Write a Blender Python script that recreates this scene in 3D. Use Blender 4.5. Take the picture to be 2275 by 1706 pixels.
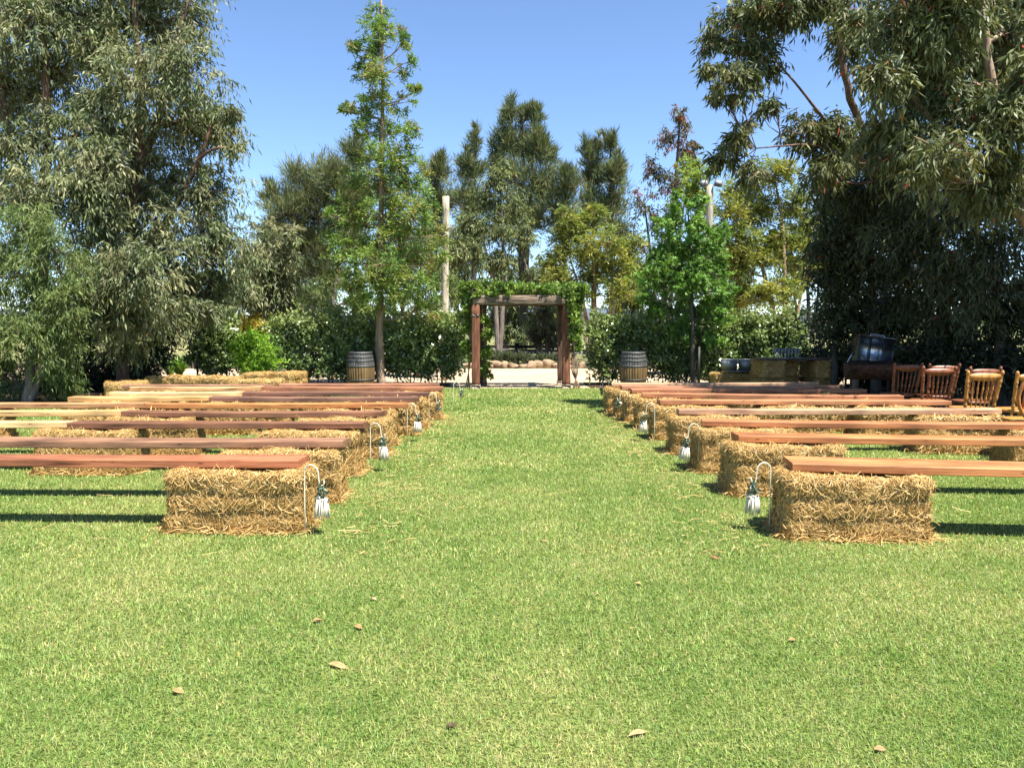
import bpy, math, random
import numpy as np
from mathutils import Vector, Matrix

scene = bpy.context.scene
R = math.radians
for _o in list(bpy.data.objects):
    bpy.data.objects.remove(_o)

# ------------------------------------------------------------------ camera
FPX, CU, CV, CAMH = 1750.0, 1137.5, 853.0, 1.5
TH = math.atan(129.0 / FPX)
cam_data = bpy.data.cameras.new('camera')
cam_data.sensor_fit = 'HORIZONTAL'
cam_data.sensor_width = 36.0
cam_data.lens = FPX / 2275.0 * 36.0
cam_data.clip_start = 0.05
cam_data.clip_end = 8000
cam = bpy.data.objects.new('camera', cam_data)
scene.collection.objects.link(cam)
cam.location = (0, 0, CAMH)
cam.rotation_euler = (math.pi / 2 - TH, 0, 0)
scene.camera = cam

# ------------------------------------------------------------------ sky, sun, exposure
SUN = Vector((0.34, -0.34, 1.0)).normalized()
world = bpy.data.worlds.new('World')
scene.world = world
world.use_nodes = True
wn = world.node_tree.nodes
wl = world.node_tree.links
bg = wn['Background']
sky_tex = wn.new('ShaderNodeTexSky')
sky_tex.sky_type = 'NISHITA'
sky_tex.sun_disc = False
sky_tex.sun_elevation = math.asin(SUN.z)
sky_tex.sun_rotation = math.atan2(SUN.x, SUN.y)
sky_tex.altitude = 2200
sky_tex.air_density = 1.0
sky_tex.dust_density = 0.0
sky_tex.ozone_density = 4.5
wl.new(sky_tex.outputs[0], bg.inputs['Color'])
bg.inputs['Strength'].default_value = 0.095
sun_data = bpy.data.lights.new('sun', 'SUN')
sun_data.energy = 5.0
sun_data.angle = R(0.53)
sun_data.color = (1.0, 0.95, 0.86)
sun = bpy.data.objects.new('sun', sun_data)
scene.collection.objects.link(sun)
sun.rotation_euler = SUN.to_track_quat('Z', 'Y').to_euler()
sun.location = (8, -8, 24)
scene.view_settings.view_transform = 'Standard'
scene.view_settings.look = 'None'
scene.view_settings.exposure = 1.45
scene.view_settings.gamma = 1.0
scene.view_settings.use_curve_mapping = False
scene.render.engine = 'CYCLES'
cy = scene.cycles
cy.max_bounces = 6
cy.diffuse_bounces = 3
cy.glossy_bounces = 3
cy.transmission_bounces = 5
cy.transparent_max_bounces = 6
cy.caustics_reflective = False
cy.caustics_refractive = False
cy.use_denoising = True
cy.denoiser = 'OPENIMAGEDENOISE'
cy.denoising_input_passes = 'RGB_ALBEDO_NORMAL'

# ------------------------------------------------------------------ helpers
COL = scene.collection


def ray(u, v):
    x = (u - CU) / FPX
    y = (CV - v) / FPX
    return Vector((x, math.cos(TH) + y * math.sin(TH), -math.sin(TH) + y * math.cos(TH)))


def at(u, v, Y):
    d = ray(u, v)
    t = Y / d.y
    return Vector((d.x * t, Y, CAMH + d.z * t))


def pz(u, v, z=0.0):
    d = ray(u, v)
    t = (z - CAMH) / d.z
    return Vector((d.x * t, d.y * t, z))


def nrm(a):
    return a / (np.linalg.norm(a, axis=-1, keepdims=True) + 1e-9)


def mesh_np(name, V, F, mat, col=None, smooth=False):
    V = np.asarray(V, dtype=np.float32).reshape(-1, 3)
    F = np.asarray(F, dtype=np.int32).reshape(-1, 3)
    me = bpy.data.meshes.new(name)
    me.vertices.add(len(V))
    me.vertices.foreach_set('co', V.ravel())
    me.loops.add(len(F) * 3)
    me.loops.foreach_set('vertex_index', F.ravel())
    me.polygons.add(len(F))
    me.polygons.foreach_set('loop_start', np.arange(0, len(F) * 3, 3, dtype=np.int32))
    if smooth:
        me.polygons.foreach_set('use_smooth', np.ones(len(F), dtype=bool))
    if col is not None:
        c = np.ones((len(V), 4), dtype=np.float32)
        c[:, :3] = col
        at_ = me.color_attributes.new('col', 'FLOAT_COLOR', 'POINT')
        at_.data.foreach_set('color', c.ravel())
    me.update(calc_edges=True)
    if mat:
        me.materials.append(mat)
    return me


class MB:
    """collects shapes (tri soup) into one mesh"""

    def __init__(self):
        self.v, self.f, self.c, self.n = [], [], [], 0

    def add(self, V, F, col=(1, 1, 1)):
        V = np.asarray(V, dtype=np.float64).reshape(-1, 3)
        F = np.asarray(F, dtype=np.int64)
        if F.shape[1] == 4:
            F = np.concatenate([F[:, [0, 1, 2]], F[:, [0, 2, 3]]])
        self.v.append(V)
        self.f.append(F + self.n)
        c = np.asarray(col, dtype=np.float64)
        if c.ndim == 1:
            c = np.tile(c, (len(V), 1))
        self.c.append(c)
        self.n += len(V)
        return self

    def box(self, lo, hi, bev=0.0, col=(1, 1, 1)):
        lo, hi = np.array(lo, float), np.array(hi, float)
        c, h = (lo + hi) / 2, (hi - lo) / 2
        b = min(bev, h.min() * 0.9)
        if b <= 0:
            V = [c + h * np.array(s) for s in [(-1, -1, -1), (1, -1, -1), (1, 1, -1), (-1, 1, -1), (-1, -1, 1), (1, -1, 1), (1, 1, 1), (-1, 1, 1)]]
            F = [(0, 3, 2, 1), (4, 5, 6, 7), (0, 1, 5, 4), (1, 2, 6, 5), (2, 3, 7, 6), (3, 0, 4, 7)]
            return self.add(V, F, col)
        # chamfered box: 24 verts
        V, idx = [], {}
        for sx in (-1, 1):
            for sy in (-1, 1):
                for sz in (-1, 1):
                    s = np.array((sx, sy, sz))
                    for ax in range(3):
                        p = s * (h - b)
                        p[ax] = s[ax] * h[ax]
                        idx[(sx, sy, sz, ax)] = len(V)
                        V.append(c + p)
        F = []
        for ax in range(3):
            a1, a2 = (ax + 1) % 3, (ax + 2) % 3
            for s in (-1, 1):
                q = []
                for (i, j) in ((-1, -1), (1, -1), (1, 1), (-1, 1)):
                    k = [0, 0, 0]
                    k[ax], k[a1], k[a2] = s, i, j
                    q.append(idx[(k[0], k[1], k[2], ax)])
                F.append(q if s > 0 else q[::-1])
        T = []
        for ax in range(3):
            a1, a2 = (ax + 1) % 3, (ax + 2) % 3
            for s1 in (-1, 1):
                for s2 in (-1, 1):
                    def K(e):
                        k = [0, 0, 0]
                        k[ax], k[a1], k[a2] = e, s1, s2
                        return tuple(k)
                    q = [idx[K(-1) + (a1,)], idx[K(1) + (a1,)], idx[K(1) + (a2,)], idx[K(-1) + (a2,)]]
                    F.append(q if s1 * s2 > 0 else q[::-1])
        for k in [(a, b_, c_) for a in (-1, 1) for b_ in (-1, 1) for c_ in (-1, 1)]:
            q = [idx[k + (0,)], idx[k + (1,)], idx[k + (2,)]]
            T.append(q if k[0] * k[1] * k[2] > 0 else q[::-1])
        n0 = self.n
        self.add(V, F, col)
        self.f.append(np.array(T, dtype=np.int64) + n0)
        return self

    def tube(self, P, rad, sides=8, cap=True, col=(1, 1, 1)):
        P = np.asarray(P, dtype=np.float64)
        n = len(P)
        rad = np.broadcast_to(np.asarray(rad, float), (n,))
        T = np.zeros_like(P)
        T[1:-1] = P[2:] - P[:-2]
        T[0], T[-1] = P[1] - P[0], P[-1] - P[-2]
        T = nrm(T)
        ref = np.array((0, 0, 1.0)) if abs(T[0][2]) < 0.9 else np.array((1.0, 0, 0))
        V = []
        u = np.cross(T[0], ref)
        for i in range(n):
            u = u - T[i] * np.dot(u, T[i])
            u = u / (np.linalg.norm(u) + 1e-9)
            w = np.cross(T[i], u)
            for k in range(sides):
                a = 2 * math.pi * k / sides
                V.append(P[i] + rad[i] * (math.cos(a) * u + math.sin(a) * w))
        F = []
        for i in range(n - 1):
            for k in range(sides):
                a, b = i * sides + k, i * sides + (k + 1) % sides
                F.append((a, b, b + sides, a + sides))
        if cap:
            V.append(P[0]); V.append(P[-1])
            c0, c1 = len(V) - 2, len(V) - 1
            for k in range(sides):
                F.append((c0, (k + 1) % sides, k, k))
                F.append((c1, (n - 1) * sides + k, (n - 1) * sides + (k + 1) % sides, (n - 1) * sides + (k + 1) % sides))
            F = [f if len(set(f)) == 4 else f for f in F]
        F4 = np.array(F)
        tri = np.concatenate([F4[:, [0, 1, 2]], F4[:, [0, 2, 3]]])
        tri = tri[(tri[:, 0] != tri[:, 1]) & (tri[:, 1] != tri[:, 2]) & (tri[:, 0] != tri[:, 2])]
        return self.add(V, tri, col)

    def lathe(self, prof, o=(0, 0, 0), sides=20, axis=None, col=(1, 1, 1)):
        """prof: list of (r, h); revolved round an axis from o"""
        o = np.array(o, float)
        ax = np.array((0, 0, 1.0)) if axis is None else nrm(np.array(axis, float))
        ref = np.array((1.0, 0, 0)) if abs(ax[0]) < 0.9 else np.array((0, 1.0, 0))
        u = nrm(np.cross(ax, ref)); w = np.cross(ax, u)
        V = []
        for (r, h) in prof:
            for k in range(sides):
                a = 2 * math.pi * k / sides
                V.append(o + ax * h + r * (math.cos(a) * u + math.sin(a) * w))
        F = []
        for i in range(len(prof) - 1):
            for k in range(sides):
                a, b = i * sides + k, i * sides + (k + 1) % sides
                F.append((a, b, b + sides, a + sides))
        return self.add(V, F, col)

    def xform(self, M):
        M = np.array(M)
        self.v = [v @ M[:3, :3].T + M[:3, 3] for v in self.v]
        return self

    def mesh(self, name, mat, smooth=False):
        return mesh_np(name, np.concatenate(self.v), np.concatenate(self.f), mat, np.concatenate(self.c), smooth)

    def build(self, name, mat, parent=None, smooth=False, loc=None):
        return obj(name, self.mesh(name, mat, smooth), parent, loc)


def obj(name, me, parent=None, loc=None, rz=0.0, kind=None):
    o = bpy.data.objects.new(name, me)
    COL.objects.link(o)
    if parent is not None:
        o.parent = parent
    if loc is not None:
        o.location = loc
    o.rotation_euler = (0, 0, rz)
    if kind:
        o['kind'] = kind
    return o


def thing(name, label, cat, loc=(0, 0, 0), rz=0.0, group=None):
    o = bpy.data.objects.new(name, None)
    o.empty_display_size = 0.1
    COL.objects.link(o)
    o.location = loc
    o.rotation_euler = (0, 0, rz)
    return tag(o, label, cat, group)


def tag(o, label, cat, group=None):
    o['label'] = label
    o['category'] = cat
    if group:
        o['group'] = group
    return o


def struct(o):
    o['kind'] = 'structure'
    return o


def copy_tree(o, parent=None):
    c = o.copy()
    COL.objects.link(c)
    c.parent = parent
    for ch in o.children:
        copy_tree(ch, c)
    return c


# ------------------------------------------------------------------ materials
def new_mat(name):
    m = bpy.data.materials.new(name)
    m.use_nodes = True
    nt = m.node_tree
    b = nt.nodes['Principled BSDF']
    return m, nt, b


def N(nt, t, **kw):
    n = nt.nodes.new(t)
    for k, v in kw.items():
        if k in n.inputs:
            n.inputs[k].default_value = v
        else:
            setattr(n, k, v)
    return n


def noise(nt, scale, detail=4, coord='Object', stretch=None, rough=0.55):
    tc = N(nt, 'ShaderNodeTexCoord')
    src = tc.outputs[coord]
    if coord == 'World':
        src = N(nt, 'ShaderNodeNewGeometry').outputs['Position']
    if stretch is not None:
        mp = N(nt, 'ShaderNodeMapping')
        mp.inputs['Scale'].default_value = stretch
        nt.links.new(src, mp.inputs['Vector'])
        src = mp.outputs[0]
    nz = N(nt, 'ShaderNodeTexNoise')
    nz.inputs['Scale'].default_value = scale
    nz.inputs['Detail'].default_value = detail
    nz.inputs['Roughness'].default_value = rough
    nt.links.new(src, nz.inputs['Vector'])
    return nz


def wpos_noise(nt, scale, detail=3):
    g = N(nt, 'ShaderNodeNewGeometry')
    nz = N(nt, 'ShaderNodeTexNoise')
    nz.inputs['Scale'].default_value = scale
    nz.inputs['Detail'].default_value = detail
    nt.links.new(g.outputs['Position'], nz.inputs['Vector'])
    return nz


def ramp(nt, fac, stops):
    r = N(nt, 'ShaderNodeValToRGB')
    el = r.color_ramp.elements
    while len(el) < len(stops):
        el.new(0.5)
    for e, (p, c) in zip(el, stops):
        e.position = p
        e.color = (c[0], c[1], c[2], 1)
    nt.links.new(fac, r.inputs['Fac'])
    return r


def mixc(nt, a, b, fac=0.5, mode='MULTIPLY'):
    m = N(nt, 'ShaderNodeMix')
    m.data_type = 'RGBA'
    m.blend_type = mode
    ins = [i for i in m.inputs if i.type == 'RGBA']
    if isinstance(fac, (int, float)):
        m.inputs[0].default_value = fac
    else:
        nt.links.new(fac, m.inputs[0])
    for s, i in ((a, ins[0]), (b, ins[1])):
        if isinstance(s, (tuple, list)):
            i.default_value = (s[0], s[1], s[2], 1)
        else:
            nt.links.new(s, i)
    return [o for o in m.outputs if o.type == 'RGBA'][0]


def bump(nt, b, height, strength=0.4, dist=0.01):
    n = N(nt, 'ShaderNodeBump')
    n.inputs['Strength'].default_value = strength
    n.inputs['Distance'].default_value = dist
    nt.links.new(height, n.inputs['Height'])
    nt.links.new(n.outputs[0], b.inputs['Normal'])


def leaf_mat(name, rough=0.5, trans=0.3, spec=0.35, tint=(1.0, 1.0, 0.6)):
    m, nt, b = new_mat(name)
    a = N(nt, 'ShaderNodeAttribute', attribute_name='col')
    nt.links.new(a.outputs['Color'], b.inputs['Base Color'])
    b.inputs['Roughness'].default_value = rough
    b.inputs['Specular IOR Level'].default_value = spec
    tr = N(nt, 'ShaderNodeBsdfTranslucent')
    c = mixc(nt, a.outputs['Color'], (tint[0], tint[1], tint[2]), 1.0)
    nt.links.new(c, tr.inputs['Color'])
    mx = N(nt, 'ShaderNodeMixShader')
    mx.inputs[0].default_value = trans
    nt.links.new(b.outputs[0], mx.inputs[1])
    nt.links.new(tr.outputs[0], mx.inputs[2])
    nt.links.new(mx.outputs[0], nt.nodes['Material Output'].inputs['Surface'])
    return m


def vcol_mat(name, rough=0.7, nscale=40, namt=0.5, spec=0.3, bumps=0.0, stretch=None):
    m, nt, b = new_mat(name)
    a = N(nt, 'ShaderNodeAttribute', attribute_name='col')
    nz = noise(nt, nscale, 4, stretch=stretch)
    r = ramp(nt, nz.outputs[0], [(0.3, (1 - namt,) * 3), (0.7, (1 + namt * 0.3,) * 3)])
    nt.links.new(mixc(nt, a.outputs['Color'], r.outputs[0], 1.0), b.inputs['Base Color'])
    b.inputs['Roughness'].default_value = rough
    b.inputs['Specular IOR Level'].default_value = spec
    if bumps:
        bump(nt, b, nz.outputs[0], bumps, 0.02)
    return m


def bark_mat(name, c1, c2, scale=14):
    m, nt, b = new_mat(name)
    nz = noise(nt, scale, 6, stretch=(1, 1, 0.22))
    r = ramp(nt, nz.outputs[0], [(0.3, c1), (0.68, c2)])
    nt.links.new(r.outputs[0], b.inputs['Base Color'])
    b.inputs['Roughness'].default_value = 0.85
    bump(nt, b, nz.outputs[0], 0.7, 0.03)
    return m


def wood_mat(name, grain=9.0):
    """plank timber: colour comes from the object's own colour; grain runs along object X"""
    m, nt, b = new_mat(name)
    oi = N(nt, 'ShaderNodeObjectInfo')
    tc = N(nt, 'ShaderNodeTexCoord')
    ad = N(nt, 'ShaderNodeVectorMath', operation='ADD')
    sc = N(nt, 'ShaderNodeVectorMath', operation='SCALE')
    sc.inputs['Scale'].default_value = 37.0
    cmb = N(nt, 'ShaderNodeCombineXYZ')
    nt.links.new(oi.outputs['Random'], cmb.inputs[0])
    nt.links.new(oi.outputs['Random'], cmb.inputs[1])
    nt.links.new(cmb.outputs[0], sc.inputs[0])
    nt.links.new(tc.outputs['Object'], ad.inputs[0])
    nt.links.new(sc.outputs[0], ad.inputs[1])
    mp = N(nt, 'ShaderNodeMapping')
    mp.inputs['Scale'].default_value = (0.7, grain, grain * 1.6)
    nt.links.new(ad.outputs[0], mp.inputs[0])
    nz = N(nt, 'ShaderNodeTexNoise')
    nz.inputs['Scale'].default_value = 2.6
    nz.inputs['Detail'].default_value = 8
    nz.inputs['Roughness'].default_value = 0.62
    nz.inputs['Distortion'].default_value = 0.5
    nt.links.new(mp.outputs[0], nz.inputs['Vector'])
    r = ramp(nt, nz.outputs[0], [(0.3, (0.25, 0.2, 0.18)), (0.42, (0.78, 0.74, 0.7)), (0.58, (1.12, 1.12, 1.12)), (0.74, (0.62, 0.57, 0.52))])
    c = mixc(nt, oi.outputs['Color'], r.outputs[0], 1.0)
    mp2 = N(nt, 'ShaderNodeMapping')
    mp2.inputs['Scale'].default_value = (1.2, 3, 3)
    nt.links.new(ad.outputs[0], mp2.inputs[0])
    n2 = N(nt, 'ShaderNodeTexNoise')
    n2.inputs['Scale'].default_value = 1.5
    n2.inputs['Detail'].default_value = 5
    nt.links.new(mp2.outputs[0], n2.inputs['Vector'])
    r2 = ramp(nt, n2.outputs[0], [(0.32, (0.5, 0.5, 0.52)), (0.6, (1.1, 1.08, 1.05))])
    c = mixc(nt, c, r2.outputs[0], 1.0)
    vo = N(nt, 'ShaderNodeTexVoronoi')
    vo.inputs['Scale'].default_value = 1.0
    mp3 = N(nt, 'ShaderNodeMapping')
    mp3.inputs['Scale'].default_value = (4, 12, 12)
    nt.links.new(ad.outputs[0], mp3.inputs[0])
    nt.links.new(mp3.outputs[0], vo.inputs['Vector'])
    r3 = ramp(nt, vo.outputs['Distance'], [(0.05, (0.3, 0.25, 0.22)), (0.12, (1, 1, 1))])
    c = mixc(nt, c, r3.outputs[0], 0.8)
    nt.links.new(c, b.inputs['Base Color'])
    b.inputs['Roughness'].default_value = 0.62
    b.inputs['Specular IOR Level'].default_value = 0.3
    bump(nt, b, nz.outputs[0], 0.5, 0.006)
    return m


def metal_mat(name, col, rough=0.35, nscale=20, metallic=1.0, namt=0.3):
    m, nt, b = new_mat(name)
    nz = noise(nt, nscale, 5)
    r = ramp(nt, nz.outputs[0], [(0.3, tuple(x * (1 - namt) for x in col)), (0.7, col)])
    nt.links.new(r.outputs[0], b.inputs['Base Color'])
    b.inputs['Metallic'].default_value = metallic
    b.inputs['Roughness'].default_value = rough
    return m


M = {}
M['euc'] = leaf_mat('eucalypt_leaf', 0.5, 0.26, 0.28, (1.0, 1.05, 0.45))
M['soft'] = leaf_mat('soft_leaf', 0.55, 0.35, 0.3, (1.05, 1.1, 0.45))
M['needle'] = leaf_mat('needle_leaf', 0.6, 0.2, 0.25, (1.0, 1.0, 0.6))
M['gloss'] = leaf_mat('glossy_leaf', 0.25, 0.2, 0.7, (1.0, 1.1, 0.4))
M['straw'] = leaf_mat('straw', 0.55, 0.18, 0.35, (1.0, 0.8, 0.5))
M['bark_red'] = bark_mat('red_brown_bark', (0.05, 0.03, 0.022), (0.2, 0.11, 0.075))
M['bark_grey'] = bark_mat('grey_bark', (0.07, 0.06, 0.05), (0.26, 0.21, 0.17))
M['bark_tan'] = bark_mat('tan_bark', (0.13, 0.085, 0.055), (0.38, 0.27, 0.18))
M['bark_dark'] = bark_mat('dark_bark', (0.025, 0.022, 0.018), (0.1, 0.085, 0.07))
M['plank'] = wood_mat('plank_timber')
M['chair'] = vcol_mat('varnished_wood', 0.42, 30, 0.5, 0.4, stretch=(1, 1, 0.15))
M['cream'] = vcol_mat('cream_paint', 0.45, 60, 0.25, 0.4)
M['cotton'] = vcol_mat('cotton_cord', 0.9, 120, 0.3, 0.1)
M['rust'] = vcol_mat('rusted_steel', 0.8, 12, 0.8, 0.3, 0.4)
M['steel'] = metal_mat('brushed_steel', (0.62, 0.64, 0.66), 0.28)
M['galv'] = metal_mat('galvanised_steel', (0.3, 0.31, 0.31), 0.55, 30, 0.5)
M['hoop'] = metal_mat('hoop_iron', (0.09, 0.095, 0.1), 0.6, 40, 0.6)
M['black'] = vcol_mat('black_steel', 0.5, 30, 0.3, 0.4)
M['timber'] = vcol_mat('weathered_timber', 0.85, 6, 0.55, 0.2, 0.8, stretch=(3, 3, 0.5))
M['beam'] = vcol_mat('split_weathered_timber', 0.9, 5, 0.85, 0.15, 1.0, stretch=(0.5, 4, 4))
M['stone'] = vcol_mat('tan_stone', 0.9, 9, 0.45, 0.2, 0.8)
M['oak'] = vcol_mat('barrel_oak', 0.6, 18, 0.45, 0.3, 0.3, stretch=(1, 1, 0.2))
M['twine'] = vcol_mat('twine', 0.8, 60, 0.3, 0.2)
M['leaflitter'] = vcol_mat('dry_leaf', 0.7, 60, 0.4, 0.3)
gm, gnt, gb = new_mat('clear_glass')
gb.inputs['Base Color'].default_value = (0.9, 0.96, 0.97, 1)
gb.inputs['Roughness'].default_value = 0.03
gb.inputs['Transmission Weight'].default_value = 0.85
gb.inputs['IOR'].default_value = 1.3
M['glass'] = gm


def lawn_colour(nt):
    """world-space green to yellow patches shared by the soil sheet and the blades"""
    n1 = wpos_noise(nt, 0.55, 3)
    n2 = wpos_noise(nt, 2.4, 4)
    n3 = wpos_noise(nt, 16.0, 3)
    a = N(nt, 'ShaderNodeMath', operation='MULTIPLY_ADD')
    a.inputs[1].default_value = 0.42
    nt.links.new(n1.outputs[0], a.inputs[0])
    m2 = N(nt, 'ShaderNodeMath', operation='MULTIPLY')
    m2.inputs[1].default_value = 0.26
    nt.links.new(n2.outputs[0], m2.inputs[0])
    m3 = N(nt, 'ShaderNodeMath', operation='MULTIPLY_ADD')
    m3.inputs[1].default_value = 0.34
    nt.links.new(n3.outputs[0], m3.inputs[0])
    nt.links.new(m2.outputs[0], m3.inputs[2])
    nt.links.new(m3.outputs[0], a.inputs[2])
    r = ramp(nt, a.outputs[0], [(0.36, (0.125, 0.2, 0.046)), (0.46, (0.195, 0.265, 0.072)), (0.56, (0.275, 0.315, 0.105)), (0.68, (0.39, 0.37, 0.16))])
    n4 = wpos_noise(nt, 48.0, 3)
    r4 = ramp(nt, n4.outputs[0], [(0.34, (0.74, 0.77, 0.74)), (0.66, (1.14, 1.13, 1.13))])
    return mixc(nt, r.outputs[0], r4.outputs[0], 1.0)


m, nt, b = new_mat('lawn_soil')
nz = wpos_noise(nt, 60, 4)
r = ramp(nt, nz.outputs[0], [(0.35, (0.22, 0.24, 0.2)), (0.65, (0.9, 0.9, 0.8))])
nt.links.new(mixc(nt, lawn_colour(nt), r.outputs[0], 1.0), b.inputs['Base Color'])
b.inputs['Roughness'].default_value = 0.95
b.inputs['Specular IOR Level'].default_value = 0.05
bump(nt, b, nz.outputs[0], 0.8, 0.03)
M['lawn'] = m

m, nt, b = new_mat('grass_blade')
a = N(nt, 'ShaderNodeAttribute', attribute_name='col')
c = mixc(nt, lawn_colour(nt), a.outputs['Color'], 1.0)
nt.links.new(c, b.inputs['Base Color'])
b.inputs['Roughness'].default_value = 0.5
b.inputs['Specular IOR Level'].default_value = 0.3
tr = N(nt, 'ShaderNodeBsdfTranslucent')
nt.links.new(mixc(nt, c, (1.05, 1.1, 0.5), 1.0), tr.inputs['Color'])
mx = N(nt, 'ShaderNodeMixShader')
mx.inputs[0].default_value = 0.35
nt.links.new(b.outputs[0], mx.inputs[1])
nt.links.new(tr.outputs[0], mx.inputs[2])
nt.links.new(mx.outputs[0], nt.nodes['Material Output'].inputs['Surface'])
M['blade'] = m


def ground_mat(name, stops, s1=0.8, s2=25.0, rough=0.95, bmp=0.5):
    m, nt, b = new_mat(name)
    n1 = wpos_noise(nt, s1, 5)
    n2 = wpos_noise(nt, s2, 4)
    r1 = ramp(nt, n1.outputs[0], stops)
    r2 = ramp(nt, n2.outputs[0], [(0.3, (0.65, 0.65, 0.65)), (0.7, (1.1, 1.1, 1.1))])
    nt.links.new(mixc(nt, r1.outputs[0], r2.outputs[0], 1.0), b.inputs['Base Color'])
    b.inputs['Roughness'].default_value = rough
    b.inputs['Specular IOR Level'].default_value = 0.1
    bump(nt, b, n2.outputs[0], bmp, 0.02)
    return m


M['sand'] = ground_mat('sandy_gravel', [(0.3, (0.42, 0.31, 0.2)), (0.7, (0.56, 0.44, 0.3))], 0.5, 14)
M['field'] = ground_mat('dry_pasture', [(0.35, (0.11, 0.14, 0.045)), (0.65, (0.3, 0.27, 0.12))], 0.05, 2.0)
M['mulch'] = ground_mat('leaf_mulch', [(0.3, (0.03, 0.02, 0.014)), (0.7, (0.11, 0.07, 0.045))], 3.0, 30)
M['hill'] = ground_mat('wooded_hill', [(0.3, (0.09, 0.12, 0.16)), (0.7, (0.13, 0.16, 0.2))], 0.01, 0.2)  # bluish haze of distance put into the hill colour

# ------------------------------------------------------------------ the ground
rng = np.random.default_rng(11)


def sheet(name, pts, z, mat):
    """a flat polygon sheet"""
    V = [(p[0], p[1], z) for p in pts]
    me = bpy.data.meshes.new(name)
    me.from_pydata(V, [], [list(range(len(V)))])
    me.materials.append(mat)
    o = bpy.data.objects.new(name, me)
    COL.objects.link(o)
    return struct(o)


def wavy(pts, step=0.5, amp=0.08, seed=1):
    r_ = random.Random(seed)
    out = []
    for i in range(len(pts)):
        a, b_ = Vector(pts[i]), Vector(pts[(i + 1) % len(pts)])
        n = max(1, int((b_ - a).length / step))
        n = min(n, 80)
        for k in range(n):
            p = a.lerp(b_, k / n)
            out.append((p.x + r_.uniform(-amp, amp), p.y + r_.uniform(-amp, amp)))
    return out


sheet('ground', [(-900, -20), (900, -20), (900, 2600), (-900, 2600)], -0.016, M['field'])
sheet('path', wavy([(-30, 18.6), (-9.0, 18.6), (-1.4, 18.5), (1.9, 18.5), (30, 18.5), (30, 28.5), (-30, 28.5)], 0.8, 0.1, 3), -0.010, M['sand'])
LAWN_EDGE = 18.95
sheet('lawn', wavy([(-13, -6), (13, -6), (13, 18.9), (3.2, 18.9), (-3.2, LAWN_EDGE), (-13, 18.9)], 0.35, 0.05, 5), 0.0, M['lawn'])
sheet('mulch_bed_left', wavy([(-20, 10.5), (-11.0, 12.5), (-8.6, 14.9), (-7.7, 17.6), (-8.4, 22), (-20, 22)], 0.4, 0.15, 7), 0.012, M['mulch'])
sheet('mulch_bed_right', wavy([(7.0, 8.0), (20, 7.0), (20, 22), (4.5, 19.5), (4.9, 16.4), (6.4, 13.5)], 0.4, 0.15, 8), 0.012, M['mulch'])
sheet('hedge_bed', wavy([(-8, 19.0), (-1.6, 19.0), (-1.6, 20.8), (-8, 20.8)], 0.4, 0.06, 9), 0.008, M['mulch'])
sheet('hedge_bed_far', wavy([(1.9, 18.95), (4.4, 18.95), (4.4, 20.8), (1.9, 20.8)], 0.4, 0.06, 10), 0.008, M['mulch'])
sheet('garden_bed', wavy([(-25, 28.0), (25, 28.0), (25, 31.5), (-25, 31.5)], 0.6, 0.12, 12), 0.004, M['mulch'])

# distant hills: a long low ridge
hx = np.linspace(-1500, 1500, 121)
hz = 26 + 14 * np.sin(hx / 260 + 1.0) + 8 * np.sin(hx / 97) + 4 * np.sin(hx / 41)
V, F = [], []
for i, (x, z) in enumerate(zip(hx, hz)):
    V += [(x, 1900, -2), (x, 2050, z * 0.75), (x, 2300, z * 1.25), (x, 2590, -2)]
for i in range(len(hx) - 1):
    for k in range(3):
        a_ = i * 4 + k
        F += [(a_, a_ + 4, a_ + 5), (a_, a_ + 5, a_ + 1)]
struct(obj('hills', mesh_np('hills', V, F, M['hill'], smooth=True)))

# ------------------------------------------------------------------ grass blades
def grass_band(y0, y1, dens, h, w, seed):
    r_ = np.random.default_rng(seed)
    xm0, xm1 = 0.7 * y0 + 1.0, 0.7 * y1 + 1.0
    xm0, xm1 = min(xm0, 8.6), min(xm1, 8.6)
    n = int((xm0 + xm1) * (y1 - y0) * dens)
    Y = r_.uniform(y0, y1, n)
    X = r_.uniform(-1, 1, n) * np.minimum(0.7 * Y + 1.0, 8.6)
    keep = (Y < LAWN_EDGE) & ~((X < -8.4) & (Y > 14.8)) & ~((X > 6.6) & (Y > 13))
    X, Y = X[keep], Y[keep]
    n = len(X)
    az = r_.uniform(0, 2 * np.pi, n)
    lean = r_.uniform(0.2, 1.35, n)
    L = h * r_.uniform(0.6, 1.4, n)
    D = np.stack([np.sin(lean) * np.cos(az), np.sin(lean) * np.sin(az), np.cos(lean)], 1)
    az2 = az + np.pi / 2 + r_.uniform(-0.5, 0.5, n)
    S = np.stack([np.cos(az2), np.sin(az2), np.zeros(n)], 1) * (w * r_.uniform(0.7, 1.3, n) / 2)[:, None]
    B = np.stack([X, Y, np.full(n, 0.001)], 1)
    V = np.empty((n, 3, 3))
    V[:, 0], V[:, 1] = B - S, B + S
    V[:, 2] = B + D * L[:, None]
    br = r_.normal(1.17, 0.28, n).clip(0.5, 2.1)
    c = np.stack([br * r_.uniform(0.88, 1.12, n), br, br * r_.uniform(0.8, 1.2, n)], 1)
    dead = r_.random(n) < 0.10
    c[dead] = c[dead] * np.array((1.75, 1.2, 1.7))
    fresh = r_.random(n) < 0.2
    c[fresh] = c[fresh] * np.array((0.8, 1.02, 0.7))
    return V.reshape(-1, 3), np.repeat(c, 3, axis=0)


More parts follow.
